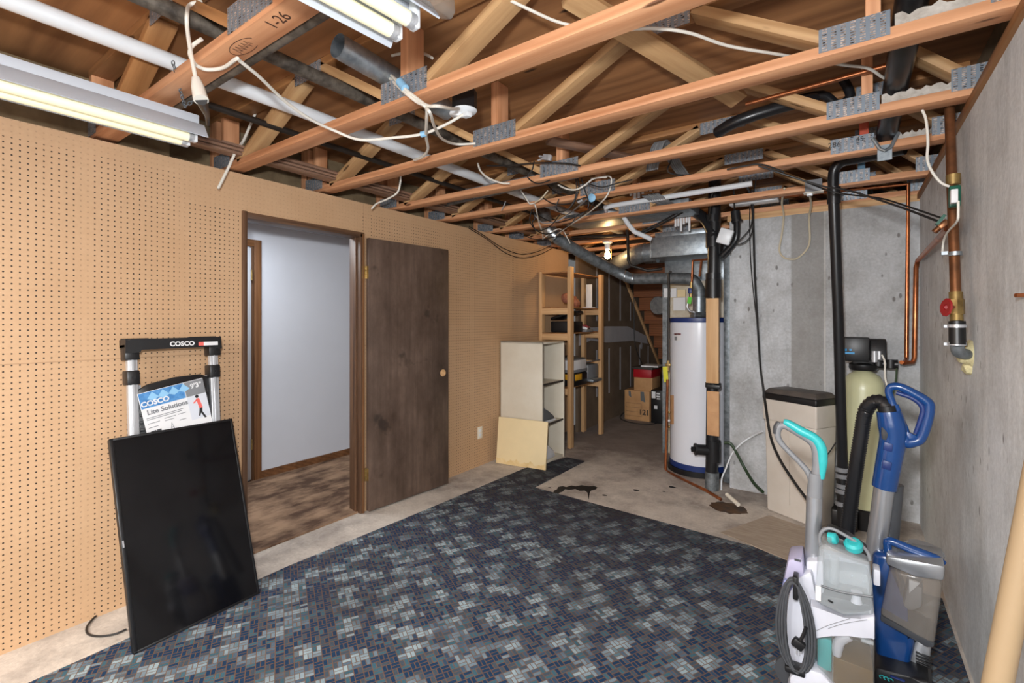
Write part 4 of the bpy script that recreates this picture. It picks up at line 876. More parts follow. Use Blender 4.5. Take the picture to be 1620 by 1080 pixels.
# trim strips stored across the trusses at the left wall
for k in range(7):
    x = -2.86+.018*(k % 3)+.006*(k//3); z = 2.365+.012+.018*(k//2); y0 = .15+.21*k
    o = member('molding_strip', (x, y0, z), (x+.03*((k % 2)-.5), 4.4+.1*((k*3) % 4), z+.004), .055, .013, 'molding', None, (1, 0, 0), .0015)
    tag(o, 'brown trim strip in the bundle lying on the trusses above the pegboard', 'trim strip', 'brown trim strips above the pegboard')

# ---------------------------------------------------------------- shop lights
def shop_light(lb, loc, yaw, tilt, chain):
    t = thing('shop_light', lb, 'shop light', loc, (0, tilt, yaw), 'two-tube shop lights')
    Ln = 1.22; prof = [(-.104, -.030), (-.100, -.032), (-.062, .020), (-.048, .028), (.048, .028), (.062, .020), (.100, -.032), (.104, -.030), (.066, .025), (.050, .033), (-.050, .033), (-.066, .025)]
    MB().prism(prof, -Ln, 0, 'xz').build('reflector', 'white', t)
    MB().bb((-.045, -Ln+.01, .033), (.045, -.01, .071), bev=.004).build('ballast_housing', 'white', t)
    MB().bb((-.016, -Ln+.02, .0), (.016, -.02, .03), bev=.003).build('center_rib', 'white', t)
    for s in (-1, 1):
        o = MB().cyl((s*.036, -Ln+.05, -.028), (s*.036, -.05, -.028), .019, seg=20).build('lamp_tube', 'tube', t)
        for y0, y1 in ((-Ln+.03, -Ln+.05), (-.05, -.03)):
            MB().cyl((s*.036, y0, -.028), (s*.036, y1, -.028), .0195, seg=20).build('end_cap', 'silver', o)
        for y0 in (-Ln+.022, -.026): MB().bb((s*.036-.014, y0-.008, -.045), (s*.036+.014, y0+.008, .028), bev=.003).build('lamp_holder', 'pvc', t)
    return t
la = shop_light('two-tube shop light hung on chains above the pegboard at left', (-2.263, .876, 2.222), 0, 0, 0)
lb_ = shop_light('two-tube shop light at the top centre, ends seen from below', (-.937, .872, 2.222), -.08, 0, 0)
MB().prism([(.088, -.02), (.125, -.035), (.14, -.02), (.135, .02), (.09, .03)], -.10, .02, 'xz', bev=.004).build('lens_clip', 'smoke', lb_)
def chain(lb, a, b, parent=None):
    a, b = Vector(a), Vector(b); n = int((b-a).length/.016); m = MB(); d = (b-a)/n
    for i in range(n):
        c = a+d*(i+.5); ax = d.normalized(); s = ax.orthogonal().normalized()
        if i % 2: s = ax.cross(s)
        m.tube([c+ax*.011*math.cos(q*PI/4)+s*.006*math.sin(q*PI/4) for q in range(8)], .002, 5, closed=True)
    return single('hanging_chain', m, 'galvdull', lb, 'chain', a, 'shop light chains')
chain('thin chain from the pencil-marked truss to the left shop light, long strand', (-1.99, .69, 2.37), (-2.185, .80, 2.294))
chain('short chain strand beside the long one over the left shop light', (-2.095, .82, 2.325), (-2.18, .80, 2.296))
a = PX(759, 684, -2.97)
t = thing('wall_outlet', 'ivory outlet plate low on the pegboard near the leaning cream panel', 'outlet', a)
MB().bb((0, -.036, -.058), (.006, .036, .058), bev=.003).build('cover_plate', 'outlet', t)
for z in (-.022, .022): MB().bb((.005, -.016, z-.014), (.008, .016, z+.014), bev=.002).build('receptacle', 'pvc', t)

# ---------------------------------------------------------------- television and ladder
tv = thing('television', 'black flat television standing on its short end against the ladder', 'television', (-2.50, .992, .010), (math.radians(-17.5), 0, math.radians(90+2.5)))
TW, THh = .272, .925
MB().bb((-TW, .006, 0), (TW, .03, THh), bev=.006).bb((-TW*.8, .03, .15), (TW*.75, .05, .8), bev=.01).build('back_shell', 'black', tv)
fr = MB()
for a, b in (((-TW, 0, 0), (-TW+.016, .01, THh)), ((TW-.011, 0, 0), (TW, .01, THh)), ((-TW, 0, 0), (TW, .01, .011)), ((-TW, 0, THh-.011), (TW, .01, THh))): fr.bb(a, b, bev=.002)
fr.build('bezel', 'black', tv)
m, nt, b = newmat('screen_black'); b.inputs['Base Color'].default_value = (.004, .004, .005, 1); b.inputs['Roughness'].default_value = .07; b.inputs['Specular IOR Level'].default_value = .5
M['screen'] = m
MB().bb((-TW+.014, .002, .010), (TW-.010, .006, THh-.010)).build('screen', 'screen', tv)
MB().bb((-TW+.004, -.0008, .44), (-TW+.010, .0005, .47)).build('logo_mark', 'silver', tv)
cable('power_cable', 'black television cord lying in a curve on the concrete strip', [PZ(200, 995, .008), PZ(180, 1003, .007), PZ(155, 1006, .007), PZ(139, 1002, .007), PZ(138, 990, .007), PZ(152, 974, .007), PZ(172, 962, .007), PZ(196, 951, .008)], .0045, 'rubber')
ld = thing('step_ladder', 'folded aluminium step ladder with black top cap leaning on the pegboard', 'step ladder', (-2.755, 1.0, 0), (math.radians(-4.6), 0, math.radians(90)))
LH = 1.335
for s in (-1, 1):
    x = s*.182
    MB().bb((x-.020, -.012, .05), (x+.020, .022, LH-.05), bev=.004).bb((x-.006, -.018, .05), (x+.002, -.010, LH-.05)).build('front_rail', 'silver', ld)
    MB().bb((x-.014-s*.020, .026, .05), (x+.014-s*.020, .05, 1.14), bev=.004).bb((x-s*.036-.003, .02, .05), (x-s*.036+.003, .03, 1.12)).build('rear_leg', 'silver', ld)
    MB().bb((x-.026, -.02, 1.125), (x+.026, .054, 1.195), bev=.006).cyl((x, -.021, 1.16), (x, -.026, 1.16), .008, seg=10).build('collar', 'black', ld)
    MB().bb((x-.026, -.022, 0), (x+.026, .03, .07), bev=.006).build('rubber_foot', 'black', ld)
top = MB()
top.prism([(-.215, LH-.055), (-.213, LH), (-.19, LH+.012), (.19, LH+.012), (.213, LH), (.215, LH-.055), (.19, LH-.055), (.185, LH-.042), (-.15, LH-.042), (-.155, LH-.055)], -.03, -.018, 'xz')
top.bb((-.213, -.02, LH-.03), (.213, .06, LH-.012), bev=.003).bb((-.213, .052, LH-.03), (.213, .06, LH+.004)).bb((-.213, -.03, LH-.03), (-.203, .06, LH+.012)).bb((.203, -.03, LH-.03), (.213, .06, LH+.012))
top.bb((-.21, .03, LH), (-.10, .06, LH+.018), bev=.003).bb((.08, .03, LH), (.21, .06, LH+.018), bev=.003)
top.bb((-.214, -.02, LH-.09), (-.155, .05, LH-.03), bev=.006).bb((.155, -.02, LH-.09), (.214, .05, LH-.03), bev=.006)
tc = top.build('top_cap', 'black', ld)
text('lettering', 'COSCO', .032, 'paper', tc, (.025, -.0305, LH-.030), (PI/2, 0, 0), .0004, bold=.0012)
MB().bb((.10, -.0308, LH-.034), (.125, -.030, LH-.014)).build('sticker_red', 'salmon', tc); MB().bb((.125, -.0308, LH-.034), (.195, -.030, LH-.014)).build('sticker_white', 'paper', tc)
stp = MB()
stp.prism([(-.160, .62), (-.160, 1.095), (-.12, 1.12), (0, 1.145), (.12, 1.15), (.16, 1.13), (.16, .62)], .008, .026, 'xz', bev=.004)
for k in range(12): stp.bb((-.155, .002, .64+k*.036), (.155, .010, .655+k*.036), bev=.002)
sp_ = stp.build('folding_step', 'black', ld)
# the card tied to the step: white with a blue band, grey photo column, small person figure
cd = MB().box((0, 0, 0), (.285, .0015, .235)).build('product_card', 'paper', ld, (-.008, -.024, .985), (0, math.radians(-10), 0)); cd.scale = (1.02, 1., 1.03)
MB().box((-.045, -.0012, .078), (.19, .0008, .075)).build('blue_band', 'labelblue', cd)
mz = MB()
for k in range(4): mz.quad((-.11+k*.045, -.0019, .082), (-.085+k*.045, -.0019, .112), (-.06+k*.045, -.0019, .082), (-.085+k*.045, -.0019, .07))
mz.build('diamond_pattern', 'tape', cd)
MB().box((.098, -.0012, .078), (.09, .0008, .075)).build('gray_panel', 'gray', cd)
MB().box((.098, -.0012, -.02), (.09, .0008, .12)).build('photo_panel', 'hallwall', cd)
text('lettering', 'COSCO', .034, 'paper', cd, (-.080, -.002, .050), (PI/2, 0, 0), .0004, bold=.0012)
text('lettering', 'Lite Solutions', .032, 'inkgray', cd, (-.035, -.002, .008), (PI/2, 0, 0), .0003, bold=.0008)
text('lettering', "9'3\"", .034, 'paper', cd, (.105, -.002, .078), (PI/2, 0, 0), .0004, bold=.0008)
m = MB()
for k, (a, b, z) in enumerate(((-.13, .03, -.008), (-.13, .02, -.016), (-.13, -.08, -.035), (-.06, -.01, -.03), (.0, .035, -.03), (-.13, -.09, -.055), (0, .03, -.06), (-.06, -.02, -.042))): m.bb((a, -.0016, z-.0015), (b, -.001, z+.0015))
m.build('small_print', 'inkgray', cd)
m = MB().bb((-.125, -.0016, -.095), (-.103, -.001, -.072)).bb((-.1, -.0016, -.095), (-.082, -.001, -.072)); m.build('icon_squares', 'dgray', cd)
m = MB().tube([(-.045, -.0016, -.10), (-.035, -.0016, -.06), (-.025, -.0016, -.10)], .0012, 5).tube([(-.04, -.0016, -.082), (-.03, -.0016, -.082)], .0012, 5); m.build('ladder_sketch', 'inkgray', cd)
MB().lathe([(0, 0), (.008, 0), (.008, .0006), (0, .0006)], (.098, -.0016, .032), 12, axis=(0, -1, 0)).build('printed_head', 'ink', cd)
m = MB().prism([(.098, -.03), (.112, -.03), (.108, -.05), (.122, -.085), (.112, -.085), (.10, -.055), (.094, -.07), (.088, -.068)], -.0018, -.0012, 'xz'); m.build('printed_figure', 'ink', cd)
MB().prism([(.092, .022), (.106, .022), (.114, -.03), (.097, -.03)], -.0019, -.0012, 'xz').prism([(.094, .02), (.075, .005), (.078, .0), (.097, .012)], -.0019, -.0012, 'xz').build('printed_shirt', 'salmon', cd)

# ---------------------------------------------------------------- cabinet, leaning panel, shelf rack
x0, x1, y0, y1, zt = -2.955, -2.445, 3.955, 4.395, 1.212
t = thing('bookcase', 'cream laminate open bookcase standing against the pegboard', 'bookcase', ((x0+x1)/2, (y0+y1)/2, 0))
th = .016
for nm, a, b in (('side_panel', (x0, y0, 0), (x1, y0+th, zt)), ('side_panel', (x0, y1-th, 0), (x1, y1, zt)), ('top_panel', (x0, y0, zt-th), (x1, y1, zt)), ('back_panel', (x0, y0, 0), (x0+.006, y1, zt)), ('bottom_panel', (x0, y0+th, .0), (x1-.01, y1-th, .03))):
    wb(MB().bb(a, b, bev=.001), nm, 'laminate', t)
for z in (PX(860, 609, x1).z, PX(860, 674, x1).z):
    o = wb(MB().bb((x0+.01, y0+th, z-.008), (x1-.012, y1-th, z+.008)), 'shelf', 'laminate', t)
    wb(MB().bb((x1-.012, y0+th, z-.009), (x1-.006, y1-th, z+.009)), 'shelf_edge', 'edge', t)
wb(MB().bb((x1, y0+.001, 0), (x1+.002, y0+.006, zt)).bb((x1, y1-.004, 0), (x1+.002, y1-.001, zt)).bb((x0, y0, zt), (x1, y0+.006, zt+.003)), 'edge_band', 'edge', t)
zs = PX(860, 674, x1).z+.008
for k, (nm, d, mt, lb) in enumerate((('paper_stack', (.26, .26, .012), 'paper', 'stack of white paper lying on the lower shelf of the bookcase'), ('floor_pillow', (.2, .22, .09), 'paperdark', 'dark grey folded cloth heaped on the papers in the bookcase'))):
    c = (x1-.15, y0+.17, zs+.008)
    m = MB()
    if k == 0: m.box((c[0], c[1], zs+.007), d, (0, 0, .1)).box((c[0]+.01, c[1]+.02, zs+.018), (.22, .2, .008), (0, 0, -.2))
    else: m.prism([(y0+.03, zs+.024), (y0+.27, zs+.024), (y0+.25, zs+.06), (y0+.16, zs+.11), (y0+.05, zs+.17), (y0+.03, zs+.15)], x1-.22, x1-.018, 'yz', bev=.012)
    single({'floor_pillow': 'folded_cloth'}.get(nm, nm), m, mt, lb, {'paper_stack': 'paper', 'floor_pillow': 'cloth'}[nm], c)
m = MB().prism([(y0+.03, .032), (y0+.3, .032), (y0+.24, .12), (y0+.1, .2), (y0+.03, .24)], x1-.3, x1-.015, 'yz', bev=.02)
single('plastic_bag', m, 'paper', 'crumpled white bag in the bottom of the bookcase', 'bag', (x1-.2, y0+.1, .032))
a, b = PZ(785, 732, 0), PZ(866, 744, 0); hgt = .455
c = (a+b)/2; ang_ = math.atan2(b.y-a.y, b.x-a.x)
o = MB().bb((-.27, -.009, 0), (.27, .009, hgt), bev=.002).build('cream_panel', 'panelcream', None, (c.x, c.y-.012, .003), (math.radians(-7), 0, ang_*.8))
tag(o, 'pale yellow board leaning on the foot of the cream bookcase', 'board')
s_ = MB(); n = 48
s_.prism([(-.268+.536*k/n, .045+.012*math.sin(k*.43)+.008*math.cos(k*.91)+.004*math.sin(k*2.3)) for k in range(n+1)]+[(.268, .002), (-.268, .002)], -.0096, -.0091, 'xz')
st_ = s_.build('water_stain', plain('stain_tan', (206, 174, 118), .6, col2=(222, 196, 148), scale=14), o)
# shelf rack of studs
t = thing('storage_rack', 'tall rack of raw pine studs with plywood shelves', 'shelf rack', (-2.7, 5.1, 0))
fy0, fy1, fx, bx = 4.73, 5.53, -2.555, -2.795
bx0 = -2.93
top = 1.985
ps = [(fx, fy0, 2.03), (fx, fy1, 2.0), (bx, fy1, 1.98), (bx0, fy0, 1.99)]
for x, y, z in ps: vboard('post', (x-.02, y-.04, 0), (x+.02, y+.04, z), 'stud', t)
levels = [1.965, 1.565, 1.275, .66]
for i, z in enumerate(levels):
    vboard('shelf', (bx0+.02, fy0-.03, z), (fx-.02, 5.37, z+.012), 'webdark' if i else 'webdark', t)
    vboard('shelf', (bx+.02, 5.37, z), (fx-.02, fy1+.03, z+.012), 'webdark', t)
    if i:
        vboard('rail', (bx0+.02, fy0-.035, z-.07), (fx-.02, fy0+.0, z), 'stud', t)
        vboard('rail', (bx+.02, fy1, z-.07), (fx-.02, fy1+.035, z), 'stud', t)
z = .92; vboard('rail', (bx+.02, fy1, z-.06), (fx-.02, fy1+.035, z), 'stud', t)
zz = [l+.012 for l in levels]
# things on the rack
m = MB()
for k in range(7): m.lathe([(0, -.05), (.05, -.04), (.07, 0), (.05, .04), (0, .055)], (-2.72+.03*math.cos(k*1.9), 5.05+.07*math.sin(k*2.3), zz[1]+.055+.03*(k % 3)), 9, axis=(math.sin(k), math.cos(k*2), .6))
single('cloth_heap', m, 'pink', 'crumpled reddish cloth heap on the second shelf of the rack', 'cloth', (-2.72, 5.05, zz[1]))
a = (-2.62, 5.33, zz[1])
single('white_bracket', MB().bb((-2.70, 5.30, zz[1]), (-2.58, 5.42, zz[1]+.014), bev=.003).bb((-2.70, 5.40, zz[1]), (-2.62, 5.42, zz[1]+.30), bev=.003), 'paper', 'white plastic corner piece on the second rack shelf', 'plastic piece', a)
t = thing('printer', 'black printer with its lid raised on the third shelf of the rack', 'printer', (-2.72, 4.98, zz[2]))
wb(MB().bb((-2.88, 4.84, zz[2]), (-2.60, 5.12, zz[2]+.13), bev=.012), 'body', 'black', t)
wb(MB().box((-2.74, 4.98, zz[2]+.2), (.3, .28, .03), (0, -.28, 0), bev=.008), 'lid', 'black', t)
t = thing('serving_tray', 'grey tray with folded red and white cloth on the third rack shelf', 'tray', (-2.64, 5.24, zz[2]))
wb(MB().bb((-2.72, 5.16, zz[2]), (-2.57, 5.34, zz[2]+.03), bev=.006), 'tray', 'gray', t)
wb(MB().box((-2.65, 5.25, zz[2]+.05), (.1, .12, .03), (0, .2, .3), bev=.006), 'white_cloth', 'paper', t)
for k in range(4): wb(MB().box((-2.63+.0*k, 5.20+.03*k, zz[2]+.072), (.11, .009, .01), (0, .3, .6*(-1)**k)), 'red_stripe', 'redvalve', t)
t = thing('printer', 'white and grey printer stacked with papers on the lowest rack shelf', 'printer', (-2.63, 5.05, zz[3]))
wb(MB().bb((-2.86, 4.80, zz[3]+.17), (-2.56, 5.14, zz[3]+.30), bev=.015), 'body', 'paper', t)
wb(MB().bb((-2.865, 4.79, zz[3]+.155), (-2.555, 5.15, zz[3]+.19), bev=.006), 'base', 'gray', t)
wb(MB().box((-2.70, 4.97, zz[3]+.315), (.27, .3, .02), (0, .06, 0), bev=.006), 'lid', 'paperdark', t)
t = thing('printer', 'grey printer with open paper trays beside the white one on the rack', 'printer', (-2.62, 5.33, zz[3]))
wb(MB().bb((-2.74, 5.18, zz[3]+.05), (-2.56, 5.46, zz[3]+.22), bev=.012), 'body', 'gray', t)
wb(MB().box((-2.60, 5.32, zz[3]+.04), (.2, .26, .03), (0, .12, 0), bev=.005), 'tray', 'galv', t)
wb(MB().box((-2.62, 5.31, zz[3]+.25), (.2, .24, .012), (0, -.2, 0)), 'paper_support', 'paperdark', t)
t = thing('tool_bag', 'black and yellow tool bag under the white printer on the rack', 'tool bag', (-2.7, 4.95, zz[3]))
wb(MB().bb((-2.86, 4.80, zz[3]), (-2.545, 5.14, zz[3]+.15), bev=.02), 'body', 'black', t)
wb(MB().bb((-2.84, 4.793, zz[3]+.075), (-2.56, 4.803, zz[3]+.14), bev=.002).bb((-2.547, 4.82, zz[3]+.07), (-2.54, 4.98, zz[3]+.14), bev=.002), 'yellow_panel', 'yellowtool', t)
# boxes at the far end
a, b = PZ(989, 662, 0), PZ(1028, 667, 0)
t = thing('moving_box', 'cardboard moving box marked 121 on the floor at the far end', 'box', ((a.x+b.x)/2, a.y+.2, 0))
x0, x1, y0 = a.x, b.x, a.y-.02
zt = PY(1000, 617, y0).z
wb(MB().bb((x0, y0, 0), (x1, y0+.4, zt), bev=.004), 'carton', 'card', t)
text('number', '121', .105, 'ink', t, Vector((x1-.075, y0-.002, .09))-wloc(t), (PI/2, 0, 0), .0004, bold=.002)
for u, v0, v1, wd in ((996, 618, 628, .03), (1016, 619, 636, .05)):
    p = PY(u, v0, y0); q = PY(u, v1, y0)
    wb(MB().prism([(p.x-wd*.5, zt-.01), (p.x+wd*.5, zt-.01), (p.x+wd*.9, q.z), (p.x-wd*.4, q.z+.02)], y0-.003, y0-.0005, 'xz'), 'hand_hole', 'paperdark', t)
m = MB()
for z in (.06, .12, .18, .24): m.bb((x0+.02, y0-.0015, z), (x1-.11, y0-.0005, z+.003))
m.bb((x0+.02, y0-.0015, .06), (x0+.023, y0-.0005, .243)).bb((x1-.113, y0-.0015, .06), (x1-.11, y0-.0005, .243)); wb(m, 'printed_grid', 'edge', t)
a2, b2 = PY(1003, 596, y0+.02), PY(1032, 616, y0+.02)
single('small_carton', MB().bb((a2.x, y0+.02, zt), (b2.x, y0+.36, a2.z), bev=.003), 'card', 'plain flat cardboard carton on top of the numbered moving box', 'box', (a2.x, y0+.1, zt))
t = thing('red_box', 'red lidded box on the stack of cartons', 'box', (a2.x+.15, y0+.2, a2.z))
z2 = PY(1003, 580, y0).z
wb(MB().bb((a2.x, y0+.0, a2.z), (a2.x+.26, y0+.40, z2-.03), bev=.003), 'body', 'red', t)
wb(MB().bb((a2.x-.02, y0-.02, z2-.03), (a2.x+.28, y0+.42, z2), bev=.003), 'lid', 'edge', t)
single('paper_stack', MB().box((a2.x+.20, y0+.2, z2+.012), (.24, .3, .02), (0, 0, .1)), 'paper', 'white papers lying on the red box', 'paper', (a2.x+.2, y0+.2, z2))
t = thing('computer_tower', 'black computer tower with white stickers beside the moving box', 'computer', (b.x+.2, y0+.2, 0))
cx0 = PY(1031, 640, y0).x
wb(MB().bb((cx0, y0-.03, 0), (cx0+.2, y0+.40, PY(1040, 617, y0-.03).z), bev=.006), 'case', 'black', t)
for u0, v0, u1, v1 in ((1031, 619, 1037, 630), (1038.5, 621, 1044, 624), (1038.5, 625.5, 1044, 628.5), (1039, 629.5, 1044.5, 632), (1035, 641, 1040, 647)):
    p, q = PY(u0, v0, y0-.03), PY(u1, v1, y0-.03); wb(MB().bb((p.x, y0-.0325, q.z), (q.x, y0-.0295, p.z)), 'sticker', 'paper', t)
cable('coax_cable', 'black cable curving from the drywall over the floor round the boxes', [PX(1003, 470, -2.78), PX(1003, 500, -2.78), PX(1004, 540, -2.78), PX(1010, 562, -2.75), PX(1017, 577, -2.72), PX(1022, 590, -2.7)], .007, 'rubber', K_)
cable('coax_cable', 'black cable lying in an arc on the floor before the moving box', [PZ(987, 652, .01), PZ(981, 660, .008), PZ(990, 666, .008), PZ(1010, 670, .008), PZ(1030, 671, .008), PZ(1046, 667, .008)], .006, 'rubber', K_)

# ---------------------------------------------------------------- brine tank and softener
t = thing('brine_tank', 'almond plastic brine tank with dark grey lid at the back wall', 'brine tank', (-.536, 4.053, 0), (0, 0, -math.radians(30)))
bw, bd = .40, .235
def tapered(z0, z1, i0, i1, o_=0):
    m = MB(); A = []; B = []
    for Lst, z, i in ((A, z0, i0), (B, z1, i1)):
        for x, y in ((i-o_, i-o_), (bw-i+o_, i-o_), (bw-i+o_, bd-i+o_), (i-o_, bd-i+o_)): Lst.append(m.bm.verts.new((x, y, z)))
    fs = [m.bm.faces.new(A[::-1]), m.bm.faces.new(B)]+[m.bm.faces.new((A[k], A[(k+1) % 4], B[(k+1) % 4], B[k])) for k in range(4)]
    bmesh.ops.bevel(m.bm, geom=list({e for f in fs for e in f.edges}), offset=.012, segments=3, profile=.5, affect='EDGES'); return m
tapered(0, .70, .016, .004).bb((.20, .004, .10), (.203, .008, .69)).build('body', 'brine', t)
tapered(.685, .85, 0, 0, .006).build('collar', 'brine', t)
tapered(.838, .89, 0, 0, .009).build('lid_rim', 'black', t)
tapered(.886, .925, 0, .03, .006).build('lid', 'brinelid', t)
tx, ty = .075, 4.15
t = thing('softener_tank', 'slim olive-cream water softener tank with black base', 'softener', (tx, ty, 0))
wb(MB().lathe([(.122, .06), (.122, .95), (.116, 1.0), (.095, 1.045), (.06, 1.07), (.045, 1.08), (.045, 1.10)], (tx, ty, 0), 48), 'tank', 'tank', t)
wb(MB().lathe([(0, 0), (.13, 0), (.132, .13), (.124, .14)], (tx, ty, 0), 48), 'base', 'black', t)
hd = wb(MB().lathe([(0, 1.085), (.075, 1.085), (.085, 1.10), (.085, 1.125), (.065, 1.14), (0, 1.145)], (tx, ty, 0), 20).bb((tx-.06, ty-.06, 1.12), (tx+.06, ty+.06, 1.20), bev=.01)
        .cyl((tx+.04, ty, 1.135), (tx+.19, ty-.01, 1.135), .032, seg=14).cyl((tx+.085, ty, 1.12), (tx+.085, ty, 1.17), .042, seg=14).cyl((tx+.15, ty-.01, 1.11), (tx+.15, ty-.01, 1.165), .036, seg=12), 'valve_head', 'black', t)
a, b = PY(1336, 537, 4.1), PY(1378, 572, 4.1)
cv = wb(MB().bb((tx-.125, ty-.10, 1.15), (tx+.035, ty+.08, 1.315), bev=.01).prism([(ty-.10, 1.16), (ty+.08, 1.16), (ty+.08, 1.305), (ty-.06, 1.305)], tx+.035, tx+.125, 'yz', bev=.006), 'timer_cover', 'black', t)
m = MB().tube([(tx-.105, ty-.102, 1.235), (tx-.095, ty-.102, 1.22)], .004, 6).tube([(tx-.095, ty-.102, 1.235), (tx-.105, ty-.102, 1.22)], .004, 6).bb((tx-.08, ty-.103, 1.222), (tx-.066, ty-.100, 1.235)).bb((tx-.106, ty-.103, 1.20), (tx-.05, ty-.100, 1.213)); wb(m, 'logo_mark', 'skyblue', t)
wb(MB().cyl((tx+.06, ty-.09, 1.15), (tx+.06, ty-.09, 1.225), .018, seg=12).cyl((tx+.085, ty-.088, 1.17), (tx+.085, ty-.088, 1.225), .012, seg=10), 'plunger', 'silver', t)
wb(MB().tube([(tx+.10, ty-.085, 1.2), (tx+.115, ty-.10, 1.15), (tx+.115, ty-.11, 1.05), (tx+.14, ty-.12, .95), (tx+.16, ty-.1, .85)], .006, 8, 4), 'brine_line', 'romex', t)
wb(MB().tube([(tx+.18, ty-.03, 1.11), (tx+.175, ty-.04, 1.02), (tx+.15, ty-.06, .9)], .006, 8, 4), 'drain_line', 'hosegreen', t)
cable('garden_hose', 'dark green hose from behind the heater down to the brine tank foot', pts(4.3, (1146, 700), (1155, 701), (1163, 712), (1178, 740), (1192, 763, 4.2), (1207, 778, 4.1)), .012, 'hosegreen', None, 'hose')
cable('clear_tube', 'thin pale plastic tube bowing from the brine tank to the drain', pts(4.3, (1206, 682, 4.2), (1190, 690), (1172, 702), (1158, 718), (1148, 742), (1142, 757), (1141, 780), (1141, 803)), .0065, 'pvc', None, 'tube')
a, b = PZ(1150, 782, .05), PZ(1168, 798, .03); single('drain_fitting', MB().cyl(a, b, .016, seg=12), 'outlet', 'stubby pale pipe lying at the rusty floor drain', 'pipe', a)
single('metal_strip', MB().bb((-.90, 4.45, .02), (-.845, 4.75, 2.2), bev=.004), 'galvdull', 'narrow grey metal strip between the heater and the concrete corner', 'metal strip', (-.87, 4.6, .02))
a = PZ(1340, 850, 0)
single('fitting_box', MB().bb((a.x-.09, a.y+.12, 0), (a.x+.06, a.y+.26, .13), bev=.012).cyl((a.x-.02, a.y+.2, .13), (a.x-.02, a.y+.2, .2), .03), 'black', 'black fitting box on the floor before the softener tank', 'box', a)
cable('looping_wire', 'thin black wire looping between the brine tank and the drain pipe', pts(3.75, (1300, 729), (1312, 715), (1322, 700)), .004, 'rubber')

# leaning cardboard tube at the right
single('cardboard_tube', MB().pipe((.164, 1.401, .012), (.359, 1.548, 1.22), .025, .022, 32), 'tubecard', 'tan cardboard tube leaning on the concrete wall at the right edge', 'cardboard tube', (.158, 1.40, .012))

# ---------------------------------------------------------------- floor cleaners
class Frame:
    """a cleaner's own axes at a floor point: x to its right, y away from the doorway side, z up"""
    def __init__(s, u0, d, turn=0.):
        r = _ray(u0, 505); s.loc = Vector((r[0]*d, r[1]*d, 0))
        s.rot = math.atan2(r[1], r[0])-PI/2+turn
        s.ex = Vector((math.cos(s.rot), math.sin(s.rot), 0)); s.ey = Vector((-s.ex.y, s.ex.x, 0))
    def __call__(s, u, v, y=0.):
        r = Vector((_ray(u, 505)[0], _ray(u, 505)[1], 0)); t = (y+s.loc.dot(s.ey))/r.dot(s.ey)
        return Vector(((r*t-s.loc).dot(s.ex), y, HC-(v-505)/FPX*t))
    def xz(s, uvs, y): return [(lambda p: (p.x, p.z))(s(u, v, y)) for u, v in uvs]
F1 = Frame(1315, 1.66)
t = thing('carpet_cleaner', 'white and teal upright carpet cleaner with clear tanks, nearest the camera', 'carpet cleaner', F1.loc, (0, 0, F1.rot))
hp = [F1(1284, 784), F1(1284, 764), F1(1279, 748), F1(1266, 732), F1(1247, 713), F1(1234, 698), F1(1230, 686), F1(1233, 675), F1(1243, 673), F1(1262, 683), F1(1284, 697), F1(1292, 711), F1(1294, 735), F1(1292, 760), F1(1290, 787)]
MB().tube(hp, [.010, .011, .010, .009, .009, .010, .011, .013, .014, .015, .016, .017, .018, .019, .021], 14, 5).cyl(F1(1290.5, 748), F1(1288.5, 787), .0225, .0235, seg=20).build('handle', 'gray', t)
tp = [F1(1239, 668), F1(1246, 670), F1(1266, 682), F1(1288, 694), F1(1298, 709), F1(1300, 730), F1(1298, 757)]
MB().tube([p+Vector((.002, -.006, .003)) for p in tp], [.009, .013, .016, .016, .017, .016, .010], 14, 5).build('handle_grip', 'teal', t)
MB().tube([F1(1233, 668), F1(1229, 676), F1(1228, 686)], [.010, .012, .010], 12, 4).build('grip_end', 'dgray', t)
MB().cyl(F1(1288.5, 785), F1(1285, 900), .0245, seg=28).build('pole', 'silverpaint', t)
# shell: column under the pole, left flank, band between the tanks, back
MB().prism(F1.xz([(1275, 886), (1303, 886), (1306, 1010), (1276, 1010)], -.05), -.055, .06, 'xz', bev=.010).build('column', 'vacwhite', t)
MB().prism(F1.xz([(1262, 912), (1284, 900), (1292, 940), (1292, 1078), (1268, 1082), (1246, 1050), (1229, 1002), (1238, 950)], -.07), -.078, .09, 'xz', bev=.014).build('flank_shell', 'vacwhite', t)
MB().prism(F1.xz([(1300, 872), (1376, 892), (1380, 1090), (1300, 1090)], .08), .075, .12, 'xz', bev=.01).build('back_shell', 'vacwhite', t)
bnd = MB().prism(F1.xz([(1282, 952), (1308, 968), (1335, 978), (1362, 977), (1384, 973), (1384, 1012), (1364, 1004), (1343, 1001), (1315, 1004), (1282, 1012)], -.105), -.112, .02, 'xz', bev=.006).build('front_band', 'vacwhite', t)
MB().tube([F1(1288, 999, -.114), F1(1310, 989, -.1145), F1(1345, 978, -.1145)], .0009, 5, 4).build('panel_seam', 'gray', bnd)
MB().tube([F1(1310, 994, -.1145), F1(1335, 986, -.1145), F1(1372, 980, -.1145)], .0009, 5, 4).build('panel_seam', 'gray', bnd)
